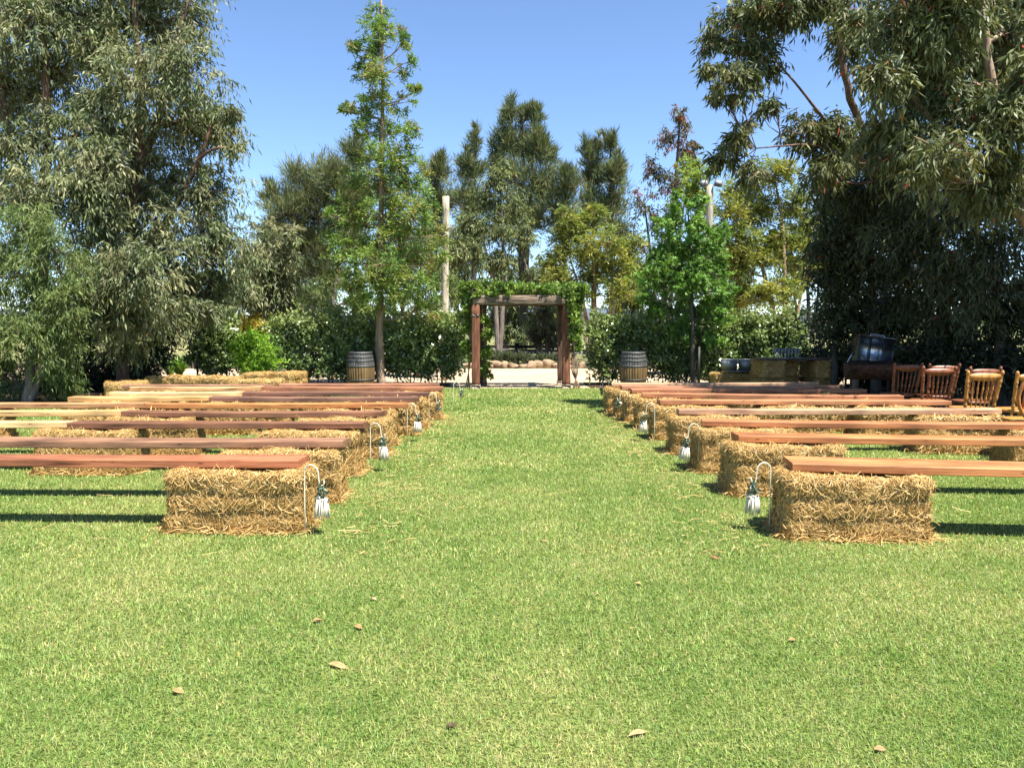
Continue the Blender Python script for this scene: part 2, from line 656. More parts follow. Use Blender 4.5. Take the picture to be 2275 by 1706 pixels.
Vs, Cs = [], []
for args in ((1.9, 3.2, 16000, 0.023, 0.0036), (3.2, 5.0, 10000, 0.024, 0.0047), (5.0, 8.0, 3900, 0.027, 0.0072), (8.0, 12.5, 1650, 0.030, 0.012), (12.5, 19.0, 750, 0.034, 0.019)):
    v_, c_ = grass_band(*args, seed=int(args[2]))
    Vs.append(v_); Cs.append(c_)
Vs, Cs = np.concatenate(Vs), np.concatenate(Cs)
go = obj('grass', mesh_np('grass', Vs, np.arange(len(Vs)).reshape(-1, 3), M['blade'], Cs), kind='stuff')
tag(go, 'short mown green and yellowing lawn grass', 'grass')

# ------------------------------------------------------------------ foliage
def leaf_geo(P, D, L, W, r_, curl=0.12, fold=0.15, S=None):
    n = len(P)
    if S is None:
        S = nrm(np.cross(D, nrm(r_.normal(size=(n, 3)))))
    Q = np.cross(S, D)
    L = L[:, None]
    W = W[:, None]
    mid = P + D * L * 0.42 - Q * fold * W
    V = np.empty((n, 4, 3))
    V[:, 0] = P
    V[:, 1] = mid - S * W / 2
    V[:, 2] = mid + S * W / 2
    V[:, 3] = P + D * L - Q * (curl * L)
    i = np.arange(n)[:, None] * 4
    F = np.concatenate([i + np.array([[0, 2, 1]]), i + np.array([[1, 2, 3]])])
    return V.reshape(-1, 3), F


def seg_geo(A, B, ra, rb, sides=4):
    A, B = np.asarray(A, float).reshape(-1, 3), np.asarray(B, float).reshape(-1, 3)
    n = len(A)
    ra = np.broadcast_to(ra, (n,))[:, None]
    rb = np.broadcast_to(rb, (n,))[:, None]
    T = nrm(B - A)
    ref = np.where(np.abs(T[:, 2:3]) < 0.9, np.array([[0, 0, 1.0]]), np.array([[1.0, 0, 0]]))
    u = nrm(np.cross(T, ref))
    w = np.cross(T, u)
    V = np.empty((n, 2 * sides, 3))
    for k in range(sides):
        a = 2 * math.pi * k / sides
        d = math.cos(a) * u + math.sin(a) * w
        V[:, k] = A + d * ra
        V[:, sides + k] = B + d * rb
    F = []
    i = np.arange(n)[:, None] * 2 * sides
    for k in range(sides):
        k2 = (k + 1) % sides
        F.append(i + np.array([[k, k2, sides + k2]]))
        F.append(i + np.array([[k, sides + k2, sides + k]]))
    return V.reshape(-1, 3), np.concatenate(F)


def bez(A, Bm, C, k):
    out = []
    for i in range(k + 1):
        t = i / k
        out.append((1 - t) ** 2 * A + 2 * t * (1 - t) * Bm + t * t * C)
    return out


STYLE = {
    'euc': dict(L=0.155, W=0.031, sub=0.5, tw=9, lv=8, dens=15.5, mode='hang', droop=0.5, mat='euc',
                pal=[(0.145, 0.165, 0.078), (0.195, 0.205, 0.1), (0.115, 0.145, 0.075), (0.235, 0.23, 0.115), (0.15, 0.185, 0.075)], shell=0.5),
    'euc_big': dict(L=0.145, W=0.03, sub=0.46, tw=8, lv=8, dens=17, mode='hang', droop=0.45, mat='euc',
                    pal=[(0.11, 0.13, 0.055), (0.145, 0.16, 0.065), (0.08, 0.1, 0.045), (0.19, 0.19, 0.08)], shell=0.5, red=0.012),
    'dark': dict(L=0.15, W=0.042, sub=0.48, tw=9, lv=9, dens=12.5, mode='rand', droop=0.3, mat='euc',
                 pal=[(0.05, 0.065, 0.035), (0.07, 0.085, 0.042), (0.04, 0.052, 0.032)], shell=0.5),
    'wattle': dict(L=0.12, W=0.02, sub=0.4, tw=10, lv=10, dens=11, mode='hang', droop=0.35, mat='soft',
                   pal=[(0.13, 0.18, 0.055), (0.17, 0.21, 0.065), (0.095, 0.14, 0.045)], shell=0.5),
    'needle': dict(L=0.36, W=0.026, sub=0.6, tw=9, lv=7, dens=16, mode='up', droop=0.0, mat='needle',
                   pal=[(0.125, 0.155, 0.06), (0.165, 0.19, 0.07), (0.095, 0.125, 0.055)], shell=0.55, tip=(0.2, 0.17, 0.09)),
    'olive': dict(L=0.19, W=0.042, sub=0.5, tw=8, lv=8, dens=11, mode='hang', droop=0.3, mat='soft',
                  pal=[(0.15, 0.18, 0.075), (0.2, 0.22, 0.085), (0.115, 0.15, 0.07)], shell=0.55),
    'gold': dict(L=0.16, W=0.038, sub=0.42, tw=7, lv=10, dens=10, mode='fern', droop=0.25, mat='soft',
                 pal=[(0.25, 0.275, 0.06), (0.21, 0.255, 0.06), (0.3, 0.29, 0.06), (0.17, 0.22, 0.06)], shell=0.55),
    'russet': dict(L=0.16, W=0.04, sub=0.42, tw=7, lv=7, dens=6.5, mode='hang', droop=0.3, mat='euc',
                   pal=[(0.08, 0.1, 0.06), (0.11, 0.12, 0.065), (0.22, 0.09, 0.05), (0.09, 0.1, 0.06)], shell=0.6),
    'fern': dict(L=0.11, W=0.026, sub=0.4, tw=8, lv=14, dens=5.2, mode='fern', droop=0.25, mat='soft',
                 pal=[(0.17, 0.265, 0.06), (0.215, 0.3, 0.068), (0.13, 0.215, 0.055), (0.225, 0.265, 0.065)], shell=0.55, tip=(0.3, 0.17, 0.07)),
    'star': dict(L=0.085, W=0.034, sub=0.32, tw=8, lv=6, dens=5.6, mode='star', droop=0.35, mat='soft',
                 pal=[(0.14, 0.265, 0.05), (0.19, 0.32, 0.065), (0.095, 0.19, 0.04)], shell=0.5),
    'hedge': dict(L=0.095, W=0.052, sub=0.26, tw=9, lv=8, dens=11, mode='out', droop=0.0, mat='gloss',
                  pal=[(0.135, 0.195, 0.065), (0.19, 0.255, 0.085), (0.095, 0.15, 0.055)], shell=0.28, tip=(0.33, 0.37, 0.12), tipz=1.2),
    'lime': dict(L=0.075, W=0.03, sub=0.2, tw=9, lv=8, dens=10, mode='out', droop=0.1, mat='soft',
                 pal=[(0.2, 0.36, 0.035), (0.26, 0.42, 0.045), (0.15, 0.28, 0.03)], shell=0.35),
    'amber': dict(L=0.1, W=0.03, sub=0.22, tw=8, lv=8, dens=9, mode='out', droop=0.0, mat='soft',
                  pal=[(0.4, 0.3, 0.04), (0.46, 0.34, 0.05), (0.26, 0.26, 0.05)], shell=0.35),
    'vine': dict(L=0.075, W=0.05, sub=0.16, tw=8, lv=7, dens=7, mode='out', droop=0.1, mat='soft',
                 pal=[(0.16, 0.25, 0.05), (0.23, 0.32, 0.065), (0.1, 0.17, 0.04)], shell=0.45),
    'low': dict(L=0.12, W=0.025, sub=0.2, tw=8, lv=7, dens=7, mode='up', droop=0.0, mat='soft',
                pal=[(0.09, 0.12, 0.06), (0.13, 0.15, 0.08), (0.1, 0.11, 0.07)], shell=0.4),
}


def foliage(blobs, st, seed, densmul=1.0):
    """blobs: (centre, rx, ry, rz). returns leaf V, F, C and the centres of the sub-clumps per blob"""
    r_ = np.random.default_rng(seed)
    cen, owner, rad = [], [], []
    for bi, (c, rx, ry, rz) in enumerate(blobs):
        sub = min(st['sub'], 0.7 * min(rx, rz))
        n = max(4, int(st['dens'] * densmul * rx * rz / max(sub, 0.75 * st['sub']) ** 2))
        d = nrm(r_.normal(size=(n, 3)))
        q = r_.random((n, 1)) ** st['shell'] * (1 - 0.25 * sub / max(rx, rz))
        q *= r_.uniform(0.6, 1.34, (n, 1))
        cen.append(np.array(c) + d * q * np.array([[rx, ry, rz]]))
        owner += [bi] * n
        rad += [sub] * n
    cen = np.concatenate(cen)
    owner = np.array(owner)
    rad = np.array(rad)
    Mn, T, J = len(cen), st['tw'], st['lv']
    bc = np.array([b_[0] for b_ in blobs])[owner]
    outd = nrm(cen - bc + 1e-4)
    # twigs
    td = nrm(r_.normal(size=(Mn, T, 3)))
    mode = st['mode']
    if mode == 'hang':
        td = nrm(td * 0.8 + outd[:, None] * 0.5 + np.array([0, 0, 0.15]))
    elif mode == 'up':
        td = nrm(td * 0.7 + outd[:, None] * 0.3 + np.array([0, 0, 0.55]))
    elif mode in ('out', 'rand'):
        td = nrm(td + outd[:, None] * 0.4)
    elif mode == 'fern':
        td = nrm(td * 0.9 + outd[:, None] * 0.6 + np.array([0, 0, 0.1]))
    else:
        td = nrm(td + outd[:, None] * 0.4 + np.array([0, 0, 0.1]))
    tl = rad[:, None] * r_.uniform(0.45, 1.35, (Mn, T))
    s = (np.arange(J) + 0.6) / J
    s = s[None, None, :] + r_.uniform(-0.06, 0.06, (Mn, T, J))
    P = cen[:, None, None] + td[:, :, None] * (tl[:, :, None] * s)[..., None]
    P[..., 2] -= st['droop'] * tl[:, :, None] * s ** 2
    P += r_.normal(size=P.shape) * 0.02
    rnd = nrm(r_.normal(size=P.shape))
    tdx = np.broadcast_to(td[:, :, None], P.shape)
    down = np.array([0, 0, -1.0])
    S = None
    if mode == 'hang':
        D = nrm(down * 0.75 + rnd * 0.55 + tdx * 0.35)
    elif mode == 'up':
        D = nrm(np.array([0, 0, 0.5]) + rnd * 0.5 + tdx * 0.55)
    elif mode == 'fern':
        side = nrm(np.cross(td, nrm(r_.normal(size=td.shape) + np.array([0, 0, 1.5]))))[:, :, None]
        sg = np.where(np.arange(J) % 2 == 0, 1.0, -1.0)[None, None, :, None]
        D = nrm(tdx * 0.65 + side * sg * 0.85 + rnd * 0.25 + down * 0.15)
    elif mode == 'out':
        D = nrm(rnd * 0.9 + tdx * 0.6 + np.array([0, 0, 0.15]))
    else:
        D = nrm(rnd * 0.9 + down * 0.45 + tdx * 0.3)
    n = Mn * T * J
    P, D = P.reshape(n, 3), D.reshape(n, 3)
    own = np.repeat(np.arange(Mn), T * J)
    pal = np.array(st['pal'])
    ci = r_.integers(0, len(pal), Mn)
    cj = r_.integers(0, len(pal), Mn)
    f = r_.random((Mn, 1))
    cc = (pal[ci] * f + pal[cj] * (1 - f)) * r_.uniform(0.82, 1.18, (Mn, 1))
    C = cc[own] * r_.uniform(0.72, 1.3, (n, 1)) * r_.uniform(0.92, 1.08, (n, 3))
    if 'tip' in st:
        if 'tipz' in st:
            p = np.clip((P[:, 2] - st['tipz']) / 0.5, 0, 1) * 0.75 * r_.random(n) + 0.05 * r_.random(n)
        else:
            p = (r_.random(n) < 0.5) * (r_.random(Mn) < 0.22)[own] * 0.7
        C = C * (1 - p[:, None]) + np.array(st['tip']) * p[:, None]
    if 'red' in st:
        k = r_.random(n) < st['red']
        C[k] = np.array((0.3, 0.07, 0.04))
    L = st['L'] * r_.uniform(0.65, 1.25, n)
    W = st['W'] * r_.uniform(0.75, 1.25, n)
    if mode == 'star':
        S0 = nrm(np.cross(D, nrm(r_.normal(size=(n, 3)))))
        parts = [(D, L), (nrm(D * 0.45 + S0), L * 0.85), (nrm(D * 0.45 - S0), L * 0.85)]
        Q = np.cross(S0, D)
        VV, FF, CC, o_ = [], [], [], 0
        for (d_, l_) in parts:
            v_, f_ = leaf_geo(P, d_, l_, W, r_, S=nrm(np.cross(d_, Q)))
            VV.append(v_); FF.append(f_ + o_); CC.append(np.repeat(C, 4, axis=0)); o_ += len(v_)
        V, F, C4 = np.concatenate(VV), np.concatenate(FF), np.concatenate(CC)
    else:
        V, F = leaf_geo(P, D, L, W, r_)
        C4 = np.repeat(C, 4, axis=0)
    return V, F, C4, cen, owner


def px_blobs(lst, dy=0.8):
    """(u, v, ru, rv, Y): centre and radii measured in the photograph's plane at distance Y"""
    out = []
    for b_ in lst:
        u, v, ru, rv, Y = b_[:5]
        c = at(u, v, Y)
        k = Y / FPX
        rx, rz = ru * k * 1.1, rv * k * 1.1
        out.append((np.array(c), rx, max(0.25, dy * 0.5 * (rx + rz)), rz))
    return out


def tree(name, label, cat, stems, blobs, style, bark, seed, group=None, dens=1.0, limb=0.05, twigr=0.006, base=None, over=None):
    """stems: polylines of (point, radius). Crown of leaf sprays over blobs, limbs joining them to the stems"""
    st = dict(STYLE[style])
    if over:
        st.update(over)
    r_ = np.random.default_rng(seed + 500)
    base = Vector(stems[0][0][0]) if base is None else Vector(base)
    base = Vector((base.x, base.y, 0.0))
    root = thing(name, label, cat, base, 0, group)
    off = np.array(base)
    mb = MB()
    allp = []
    for stem in stems:
        P = np.array([np.array(p) for p, _ in stem])
        Rr = np.array([x for _, x in stem])
        t = np.arange(len(P))
        tt = np.linspace(0, len(P) - 1, (len(P) - 1) * 6 + 1)
        Pi = np.stack([np.interp(tt, t, P[:, k]) for k in range(3)], 1)
        # soften corners
        for _ in range(3):
            Pi[1:-1] = (Pi[:-2] + 2 * Pi[1:-1] + Pi[2:]) / 4
        Ri = np.interp(tt, t, Rr)
        Pi[1:-1] += r_.normal(size=Pi[1:-1].shape) * (Ri[1:-1] * 0.12)[:, None]
        mb.tube(Pi - off, Ri, 9 if Rr[0] > 0.08 else 6)
        allp.append((Pi, Ri))
    PP = np.concatenate([p for p, _ in allp])
    RR = np.concatenate([x for _, x in allp])
    V, F, C, cen, owner = foliage(blobs, st, seed, dens)
    A, B, ra, rb = [], [], [], []
    for bi, (c, rx, ry, rz) in enumerate(blobs):
        d = np.linalg.norm((PP - c) * np.array([1, 1, 0.75]), axis=1) + np.where(PP[:, 2] > c[2] - 0.05, 2.0, 0.0)
        j = int(np.argmin(d))
        a = PP[j]
        m = (a + c) / 2 + np.array([0, 0, -0.12 * np.linalg.norm(c - a)]) + r_.normal(size=3) * 0.12 * np.linalg.norm(c - a)
        path = bez(a, m, np.array(c), 6)
        lr = np.linspace(min(limb, RR[j] * 0.75), limb * 0.35, 7)
        mb.tube(np.array(path) - off, lr, 5, cap=False)
        ids = np.where(owner == bi)[0]
        for k in ids[: 40]:
            src = path[int(r_.integers(2, 7))]
            e = cen[k]
            md = (src + e) / 2 + r_.normal(size=3) * 0.08 * np.linalg.norm(e - src)
            A += [src, md]; B += [md, e]
            ra += [twigr * 1.6, twigr * 1.15]; rb += [twigr * 1.15, twigr * 0.7]
    v_, f_ = seg_geo(np.array(A) - off, np.array(B) - off, np.array(ra), np.array(rb), 3)
    mb.add(v_, f_)
    mb.build('trunk', M[bark], root, smooth=True)
    crown = obj('crown', mesh_np('crown', V - off, F, M[st['mat']], C), root, kind='stuff')
    return root


def stem(pts, r0, r1, Y=None, ground=True):
    """pixel polyline at distance Y, tapered"""
    n = len(pts)
    out = []
    for i, p in enumerate(pts):
        y = p[2] if len(p) > 2 else Y
        out.append((at(p[0], p[1], y), r0 + (r1 - r0) * i / (n - 1)))
    # first point goes to the ground
    if ground:
        b_ = out[0][0]
        out[0] = (Vector((b_.x, b_.y, -0.05)), r0)
    return out


def BY(lst, Y, jitter=0.0, seed=0):
    r_ = random.Random(seed)
    return px_blobs([(b_[0], b_[1], b_[2], b_[3], (b_[4] if len(b_) > 4 else Y) + r_.uniform(-jitter, jitter)) for b_ in lst])


# ---- tall eucalypts on the left
GE = 'eucalypts on the left'
tree('eucalypt_tree', 'tall grey-green eucalypt at the far left edge with red-brown trunk', 'tree',
     [stem([(90, 880), (96, 600), (100, 440), (106, 240), (98, 60), (95, -160)], 0.15, 0.05, 17.2),
      stem([(96, 600), (40, 420), (10, 250), (-20, 60)], 0.12, 0.04, 17.2, False)],
     BY([(60, 50, 100, 80), (10, 190, 100, 90), (150, 150, 90, 90), (40, 320, 90, 80), (175, 300, 90, 80), (130, -60, 130, 80),
         (0, -30, 120, 90), (190, 40, 80, 70), (70, 430, 90, 60), (190, 400, 80, 60), (-60, 400, 90, 90), (-60, 120, 90, 100)], 17.2, 1.0, 1),
     'euc', 'bark_red', 101, GE)
tree('eucalypt_tree', 'tall eucalypt left of the lawn, its drooping crown outlined against the sky', 'tree',
     [stem([(270, 880), (285, 600), (300, 400), (318, 240), (300, 60), (290, -150)], 0.14, 0.045, 17.6),
      stem([(285, 600), (380, 480), (440, 360), (470, 280)], 0.1, 0.03, 17.6, False),
      stem([(300, 400), (360, 250), (390, 100), (420, 0)], 0.1, 0.03, 17.6, False)],
     BY([(300, 40, 100, 90), (385, 40, 70, 80), (420, 140, 75, 80), (320, 180, 100, 80), (480, 285, 58, 48), (415, 260, 80, 60),
         (310, 310, 100, 70), (505, 245, 32, 28), (470, 430, 75, 75), (375, 420, 100, 75), (265, 430, 90, 70), (520, 330, 24, 18),
         (260, 540, 120, 75), (390, 540, 120, 75), (500, 540, 65, 75), (330, 625, 130, 55), (455, 630, 90, 50), (330, -60, 130, 70), (210, 480, 60, 60, 16.6), (215, 350, 50, 60, 16.8), (230, 620, 80, 55, 16.4), (300, 600, 90, 60, 16.3), (330, 690, 90, 45, 16.4), (240, 690, 70, 45, 16.2), (430, 690, 60, 30, 17.4), (270, 760, 60, 40, 16.6), (225, 230, 50, 60, 16.8), (230, 100, 50, 60, 17)], 17.6, 0.9, 2),
     'euc', 'bark_red', 102, GE)
tree('eucalypt_tree', 'smaller eucalypt behind the hedge at the right edge of the left trees', 'tree',
     [stem([(468, 850), (476, 740), (500, 640), (560, 560), (620, 530)], 0.13, 0.03, 21.5)],
     BY([(600, 560, 50, 42), (560, 605, 60, 50), (625, 620, 45, 50), (645, 675, 32, 34), (570, 670, 50, 30), (640, 520, 26, 26), (520, 640, 50, 40), (585, 510, 24, 24)], 21.5, 0.6, 3),
     'euc', 'bark_grey', 103, GE)
tree('wattle_bush', 'fine-leaved bright green bush at the left edge in front of the eucalypts', 'bush',
     [stem([(60, 905), (70, 760), (80, 620), (70, 480)], 0.09, 0.03, 14.9), stem([(60, 905), (120, 760), (150, 640)], 0.07, 0.02, 14.9)],
     BY([(50, 500, 75, 55), (120, 555, 65, 60), (40, 610, 95, 75), (135, 660, 75, 60), (50, 730, 100, 75), (130, 770, 65, 60), (30, 830, 90, 55),
         (120, 850, 60, 35), (-50, 560, 80, 90), (-50, 740, 90, 110)], 14.9, 0.6, 4),
     'wattle', 'bark_grey', 104)
tree('dark_shrub', 'dense dark shrub in deep shade under the left eucalypts', 'bush',
     [stem([(270, 870), (270, 780), (260, 700)], 0.08, 0.03, 18.8), stem([(320, 865), (340, 760), (360, 690)], 0.07, 0.03, 18.8)],
     BY([(300, 750, 90, 70), (210, 760, 80, 80), (360, 700, 52, 55), (200, 680, 70, 60), (320, 825, 48, 32), (240, 835, 80, 35), (150, 840, 70, 45),
         (290, 680, 70, 45), (120, 700, 60, 60), (345, 770, 36, 45)], 18.6, 0.6, 5),
     'dark', 'bark_dark', 105)

# ---- the eucalypts on the right
GR = 'eucalypts on the right'
tree('eucalypt_tree', 'eucalypt leaning over the lawn from the right, its branches open against the sky', 'tree',
     [stem([(2080, 880, 16.8), (2060, 600, 16.0), (1960, 400, 14.2), (1885, 215, 13.3), (1860, 60, 13.2), (1850, -80, 13.2)], 0.1, 0.03, 13.3),
      stem([(1960, 400, 14.2), (1850, 290, 13.5), (1780, 200, 13.2), (1700, 110, 13.2)], 0.04, 0.01, 13.2, False),
      stem([(1960, 400, 14.2), (1870, 330, 13.6), (1790, 320, 13.2), (1680, 330, 13.0)], 0.034, 0.01, 13.0, False)],
     BY([(1640, 50, 62, 45), (1590, 110, 36, 40), (1690, 120, 55, 45), (1730, 20, 70, 40), (1640, 175, 55, 35), (1800, 10, 70, 45), (1615, 215, 36, 22),
         (1790, 285, 55, 38), (1640, 305, 34, 34), (1612, 350, 30, 34), (1668, 380, 32, 36), (1850, 290, 55, 48), (1890, 80, 48, 55), (1720, 235, 36, 22),
         (1580, 160, 24, 24), (1830, 370, 50, 40), (1770, -40, 100, 50)], 13.2, 0.5, 6),
     'euc_big', 'bark_red', 106, GR, limb=0.032)
tree('eucalypt_tree', 'near eucalypt filling the top right corner with large sunlit leaves', 'tree',
     [stem([(2330, 900), (2300, 520), (2260, 390), (2215, 290), (2195, 130), (2170, -80)], 0.13, 0.04, 11.3),
      stem([(2300, 520), (2150, 330), (2060, 260), (1990, 160)], 0.08, 0.02, 11.3, False),
      stem([(2300, 520), (2340, 300), (2320, 60)], 0.1, 0.04, 11.3, False)],
     BY([(2000, 50, 90, 65), (2110, 50, 90, 70), (2220, 70, 70, 80), (1955, 170, 62, 55), (2050, 185, 90, 65), (2150, 240, 90, 65), (2240, 280, 52, 80),
         (1985, 300, 75, 55), (2080, 350, 90, 65), (2200, 400, 80, 75), (2080, -40, 130, 50), (2300, 180, 60, 100), (2300, 430, 60, 90), (1920, 30, 50, 50)], 11.4, 0.7, 7),
     'euc_big', 'bark_tan', 107, GR)
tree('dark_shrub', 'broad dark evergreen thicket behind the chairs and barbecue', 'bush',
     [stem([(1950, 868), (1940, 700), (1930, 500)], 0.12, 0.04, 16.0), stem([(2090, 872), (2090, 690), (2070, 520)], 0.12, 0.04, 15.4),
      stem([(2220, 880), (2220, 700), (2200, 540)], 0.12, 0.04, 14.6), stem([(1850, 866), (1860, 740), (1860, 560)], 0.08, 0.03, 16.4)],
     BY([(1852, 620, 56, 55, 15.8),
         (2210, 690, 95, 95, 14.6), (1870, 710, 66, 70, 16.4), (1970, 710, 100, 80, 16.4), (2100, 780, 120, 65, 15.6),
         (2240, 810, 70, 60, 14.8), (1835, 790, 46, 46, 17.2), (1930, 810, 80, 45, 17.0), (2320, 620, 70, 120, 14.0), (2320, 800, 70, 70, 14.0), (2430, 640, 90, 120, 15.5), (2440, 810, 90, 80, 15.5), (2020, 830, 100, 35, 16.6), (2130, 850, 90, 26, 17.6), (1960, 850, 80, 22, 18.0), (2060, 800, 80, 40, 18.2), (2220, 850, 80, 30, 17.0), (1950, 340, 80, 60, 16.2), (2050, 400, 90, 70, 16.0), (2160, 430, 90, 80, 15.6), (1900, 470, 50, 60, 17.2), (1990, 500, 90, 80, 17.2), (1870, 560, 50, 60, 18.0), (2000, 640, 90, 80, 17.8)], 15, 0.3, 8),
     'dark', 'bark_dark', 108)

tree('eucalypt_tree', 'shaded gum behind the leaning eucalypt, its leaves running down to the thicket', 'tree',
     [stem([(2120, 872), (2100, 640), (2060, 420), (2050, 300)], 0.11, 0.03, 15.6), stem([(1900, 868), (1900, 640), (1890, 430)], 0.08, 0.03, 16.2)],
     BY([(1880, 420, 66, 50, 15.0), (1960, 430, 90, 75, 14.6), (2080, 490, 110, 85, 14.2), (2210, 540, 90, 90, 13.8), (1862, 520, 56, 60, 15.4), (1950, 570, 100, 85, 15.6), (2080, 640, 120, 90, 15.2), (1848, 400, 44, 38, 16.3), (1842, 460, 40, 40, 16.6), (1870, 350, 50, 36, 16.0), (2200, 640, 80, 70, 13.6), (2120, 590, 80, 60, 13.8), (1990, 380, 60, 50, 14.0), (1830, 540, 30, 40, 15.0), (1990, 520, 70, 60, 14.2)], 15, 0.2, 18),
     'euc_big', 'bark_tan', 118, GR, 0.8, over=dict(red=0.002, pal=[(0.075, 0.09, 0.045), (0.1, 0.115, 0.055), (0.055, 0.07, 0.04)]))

tree('eucalypt_tree', 'unseen spreading gum added beyond the right edge so its high canopy shades the thicket', 'tree',  # out of view, added so its canopy casts shade on the thicket
     [[(Vector((11.2, 12.6, -0.05)), 0.16), (Vector((11.0, 12.6, 2.5)), 0.14), (Vector((10.4, 12.8, 5.0)), 0.1), (Vector((9.6, 12.8, 7.2)), 0.05)],
      [(Vector((11.0, 12.6, 2.5)), 0.1), (Vector((12.2, 12.4, 4.8)), 0.08), (Vector((12.6, 12.2, 7.0)), 0.04)]],
     [(np.array(c), rx, ry, rz) for (c, rx, ry, rz) in [((8.4, 12.4, 7.4), 1.3, 1.3, 0.8), ((9.8, 12.2, 7.8), 1.5, 1.5, 0.9), ((11.4, 12.2, 7.6), 1.5, 1.5, 0.9), ((9.2, 13.6, 6.8), 1.4, 1.2, 0.8), ((10.8, 13.6, 7.0), 1.5, 1.2, 0.9),
                                                      ((12.6, 13.0, 6.6), 1.4, 1.4, 0.9), ((10.0, 11.0, 7.4), 1.3, 1.0, 0.7), ((11.8, 10.9, 7.0), 1.4, 1.1, 0.8), ((7.6, 13.6, 7.2), 1.1, 1.1, 0.7), ((8.4, 14.8, 6.4), 1.2, 1.0, 0.7), ((10.4, 15.0, 6.4), 1.4, 1.1, 0.8)]],
     'euc_big', 'bark_tan', 119, GR, 0.75, over=dict(L=0.26, W=0.085, sub=0.6))

# ---- silky oak and sweet gum on the lawn edge
tree('silky_oak_tree', 'tall slender ferny tree rising beside the left barrel to the top of the picture', 'tree',
     [stem([(846, 862), (843, 760), (845, 600), (848, 400), (850, 200), (847, 0)], 0.12, 0.02, 19.5)],
     BY([(842, 22, 30, 26), (865, 60, 24, 22), (820, 62, 26, 26), (840, 105, 40, 32), (898, 84, 16, 18), (785, 100, 16, 18), (800, 150, 28, 26), (850, 160, 42, 32),
         (895, 140, 20, 32), (770, 246, 18, 9), (800, 232, 30, 16), (840, 225, 42, 30), (900, 228, 24, 20), (925, 200, 12, 10), (850, 285, 46, 34), (800, 280, 30, 22),
         (898, 290, 26, 34), (835, 350, 62, 36), (900, 350, 36, 34), (830, 415, 78, 36), (915, 410, 48, 36), (760, 470, 44, 22), (730, 480, 22, 14), (840, 480, 86, 38), (930, 480, 52, 34),
         (790, 550, 50, 34), (860, 550, 80, 38), (945, 550, 42, 40), (820, 615, 70, 36), (900, 620, 66, 36), (770, 630, 34, 26), (850, 675, 70, 26), (930, 680, 40, 22), (760, 520, 30, 30), (990, 520, 24, 24), (980, 590, 30, 36), (740, 580, 30, 26), (850, 585, 110, 60), (850, 480, 100, 50), (860, 400, 76, 44)], 19.5, 0.5, 9),
     'fern', 'bark_tan', 109, limb=0.022, twigr=0.005)
tree('sweet_gum_tree', 'bright green young maple-like tree in front of the right hedge', 'tree',
     [stem([(1540, 862), (1540, 760), (1536, 620), (1528, 460)], 0.075, 0.015, 19.3)],
     BY([(1498, 455, 22, 24), (1548, 450, 26, 22), (1485, 505, 34, 28), (1555, 505, 44, 30), (1605, 520, 18, 22), (1475, 560, 44, 32), (1545, 560, 52, 34), (1608, 575, 26, 30),
         (1455, 620, 38, 28), (1525, 625, 60, 34), (1605, 640, 32, 32), (1470, 675, 42, 28), (1550, 690, 62, 34), (1612, 700, 24, 24), (1515, 735, 46, 24), (1585, 745, 28, 20), (1440, 660, 22, 16), (1570, 600, 40, 44), (1575, 540, 36, 34), (1500, 590, 50, 40), (1580, 660, 40, 36)], 19.3, 0.4, 10),
     'star', 'bark_dark', 110, limb=0.02, twigr=0.004)

# ---- she-oaks and wattles beyond the path
GS = 'she-oaks beyond the path'


def sheoak(label, seed, base, tops, blobs, Y, r0=0.12, dens=1.0):
    st_ = [stem([base, ((base[0] * 2 + t[0]) / 3, (base[1] + t[1]) / 2), t], r0 * (1 if i == 0 else 0.7), 0.03, Y) for i, t in enumerate(tops)]
    return tree('she_oak_tree', label, 'tree', st_, BY(blobs, Y, 0.7, seed), 'needle', 'bark_dark', seed, GS, dens, limb=0.06, twigr=0.012)


sheoak('broad dark she-oak left of the slender ferny tree, stems fanning out', 201, (715, 760), [(640, 430), (700, 370), (755, 380)],
       [(632, 470, 48, 46), (672, 410, 48, 44), (735, 395, 48, 46), (612, 530, 34, 40), (690, 480, 70, 52), (760, 460, 50, 70), (600, 440, 20, 26), (660, 560, 44, 26), (770, 560, 40, 40), (640, 610, 40, 36), (715, 600, 50, 44), (600, 590, 26, 36), (690, 535, 56, 34)], 33)
sheoak('narrow she-oak top showing just left of the slender ferny tree', 202, (790, 760), [(788, 345)], [(785, 352, 26, 36), (790, 430, 36, 50), (785, 510, 36, 40)], 34)
sheoak('she-oak beside the top of the plain timber pole', 203, (965, 760), [(975, 360)], [(978, 375, 16, 34), (965, 400, 26, 34), (970, 460, 30, 44), (960, 530, 30, 40)], 34)
sheoak('slim pointed she-oak left of the tallest one', 204, (1050, 765), [(1056, 300)], [(1056, 315, 11, 36), (1038, 360, 14, 26), (1048, 385, 26, 40), (1040, 450, 36, 46), (1045, 530, 36, 44)], 33)
sheoak('tallest she-oak with three spires above the arch', 205, (1165, 770), [(1133, 240), (1163, 240), (1190, 260)],
       [(1133, 258, 14, 38), (1163, 256, 12, 40), (1190, 270, 14, 38), (1122, 320, 26, 40), (1160, 325, 26, 44), (1195, 335, 26, 42), (1220, 350, 16, 36), (1100, 370, 16, 40), (1150, 410, 56, 48), (1210, 430, 30, 44),
        (1180, 495, 56, 44), (1120, 500, 44, 44)], 34, 0.15)
sheoak('short rounded she-oak between the tallest and the paired spires', 206, (1255, 770), [(1258, 390)], [(1256, 400, 24, 26), (1252, 450, 30, 40), (1255, 520, 30, 36)], 33)
sheoak('left of the paired she-oak spires right of the arch', 207, (1318, 770), [(1319, 330)], [(1306, 350, 14, 36), (1324, 345, 14, 34), (1316, 410, 28, 40), (1318, 470, 32, 40)], 34.5)
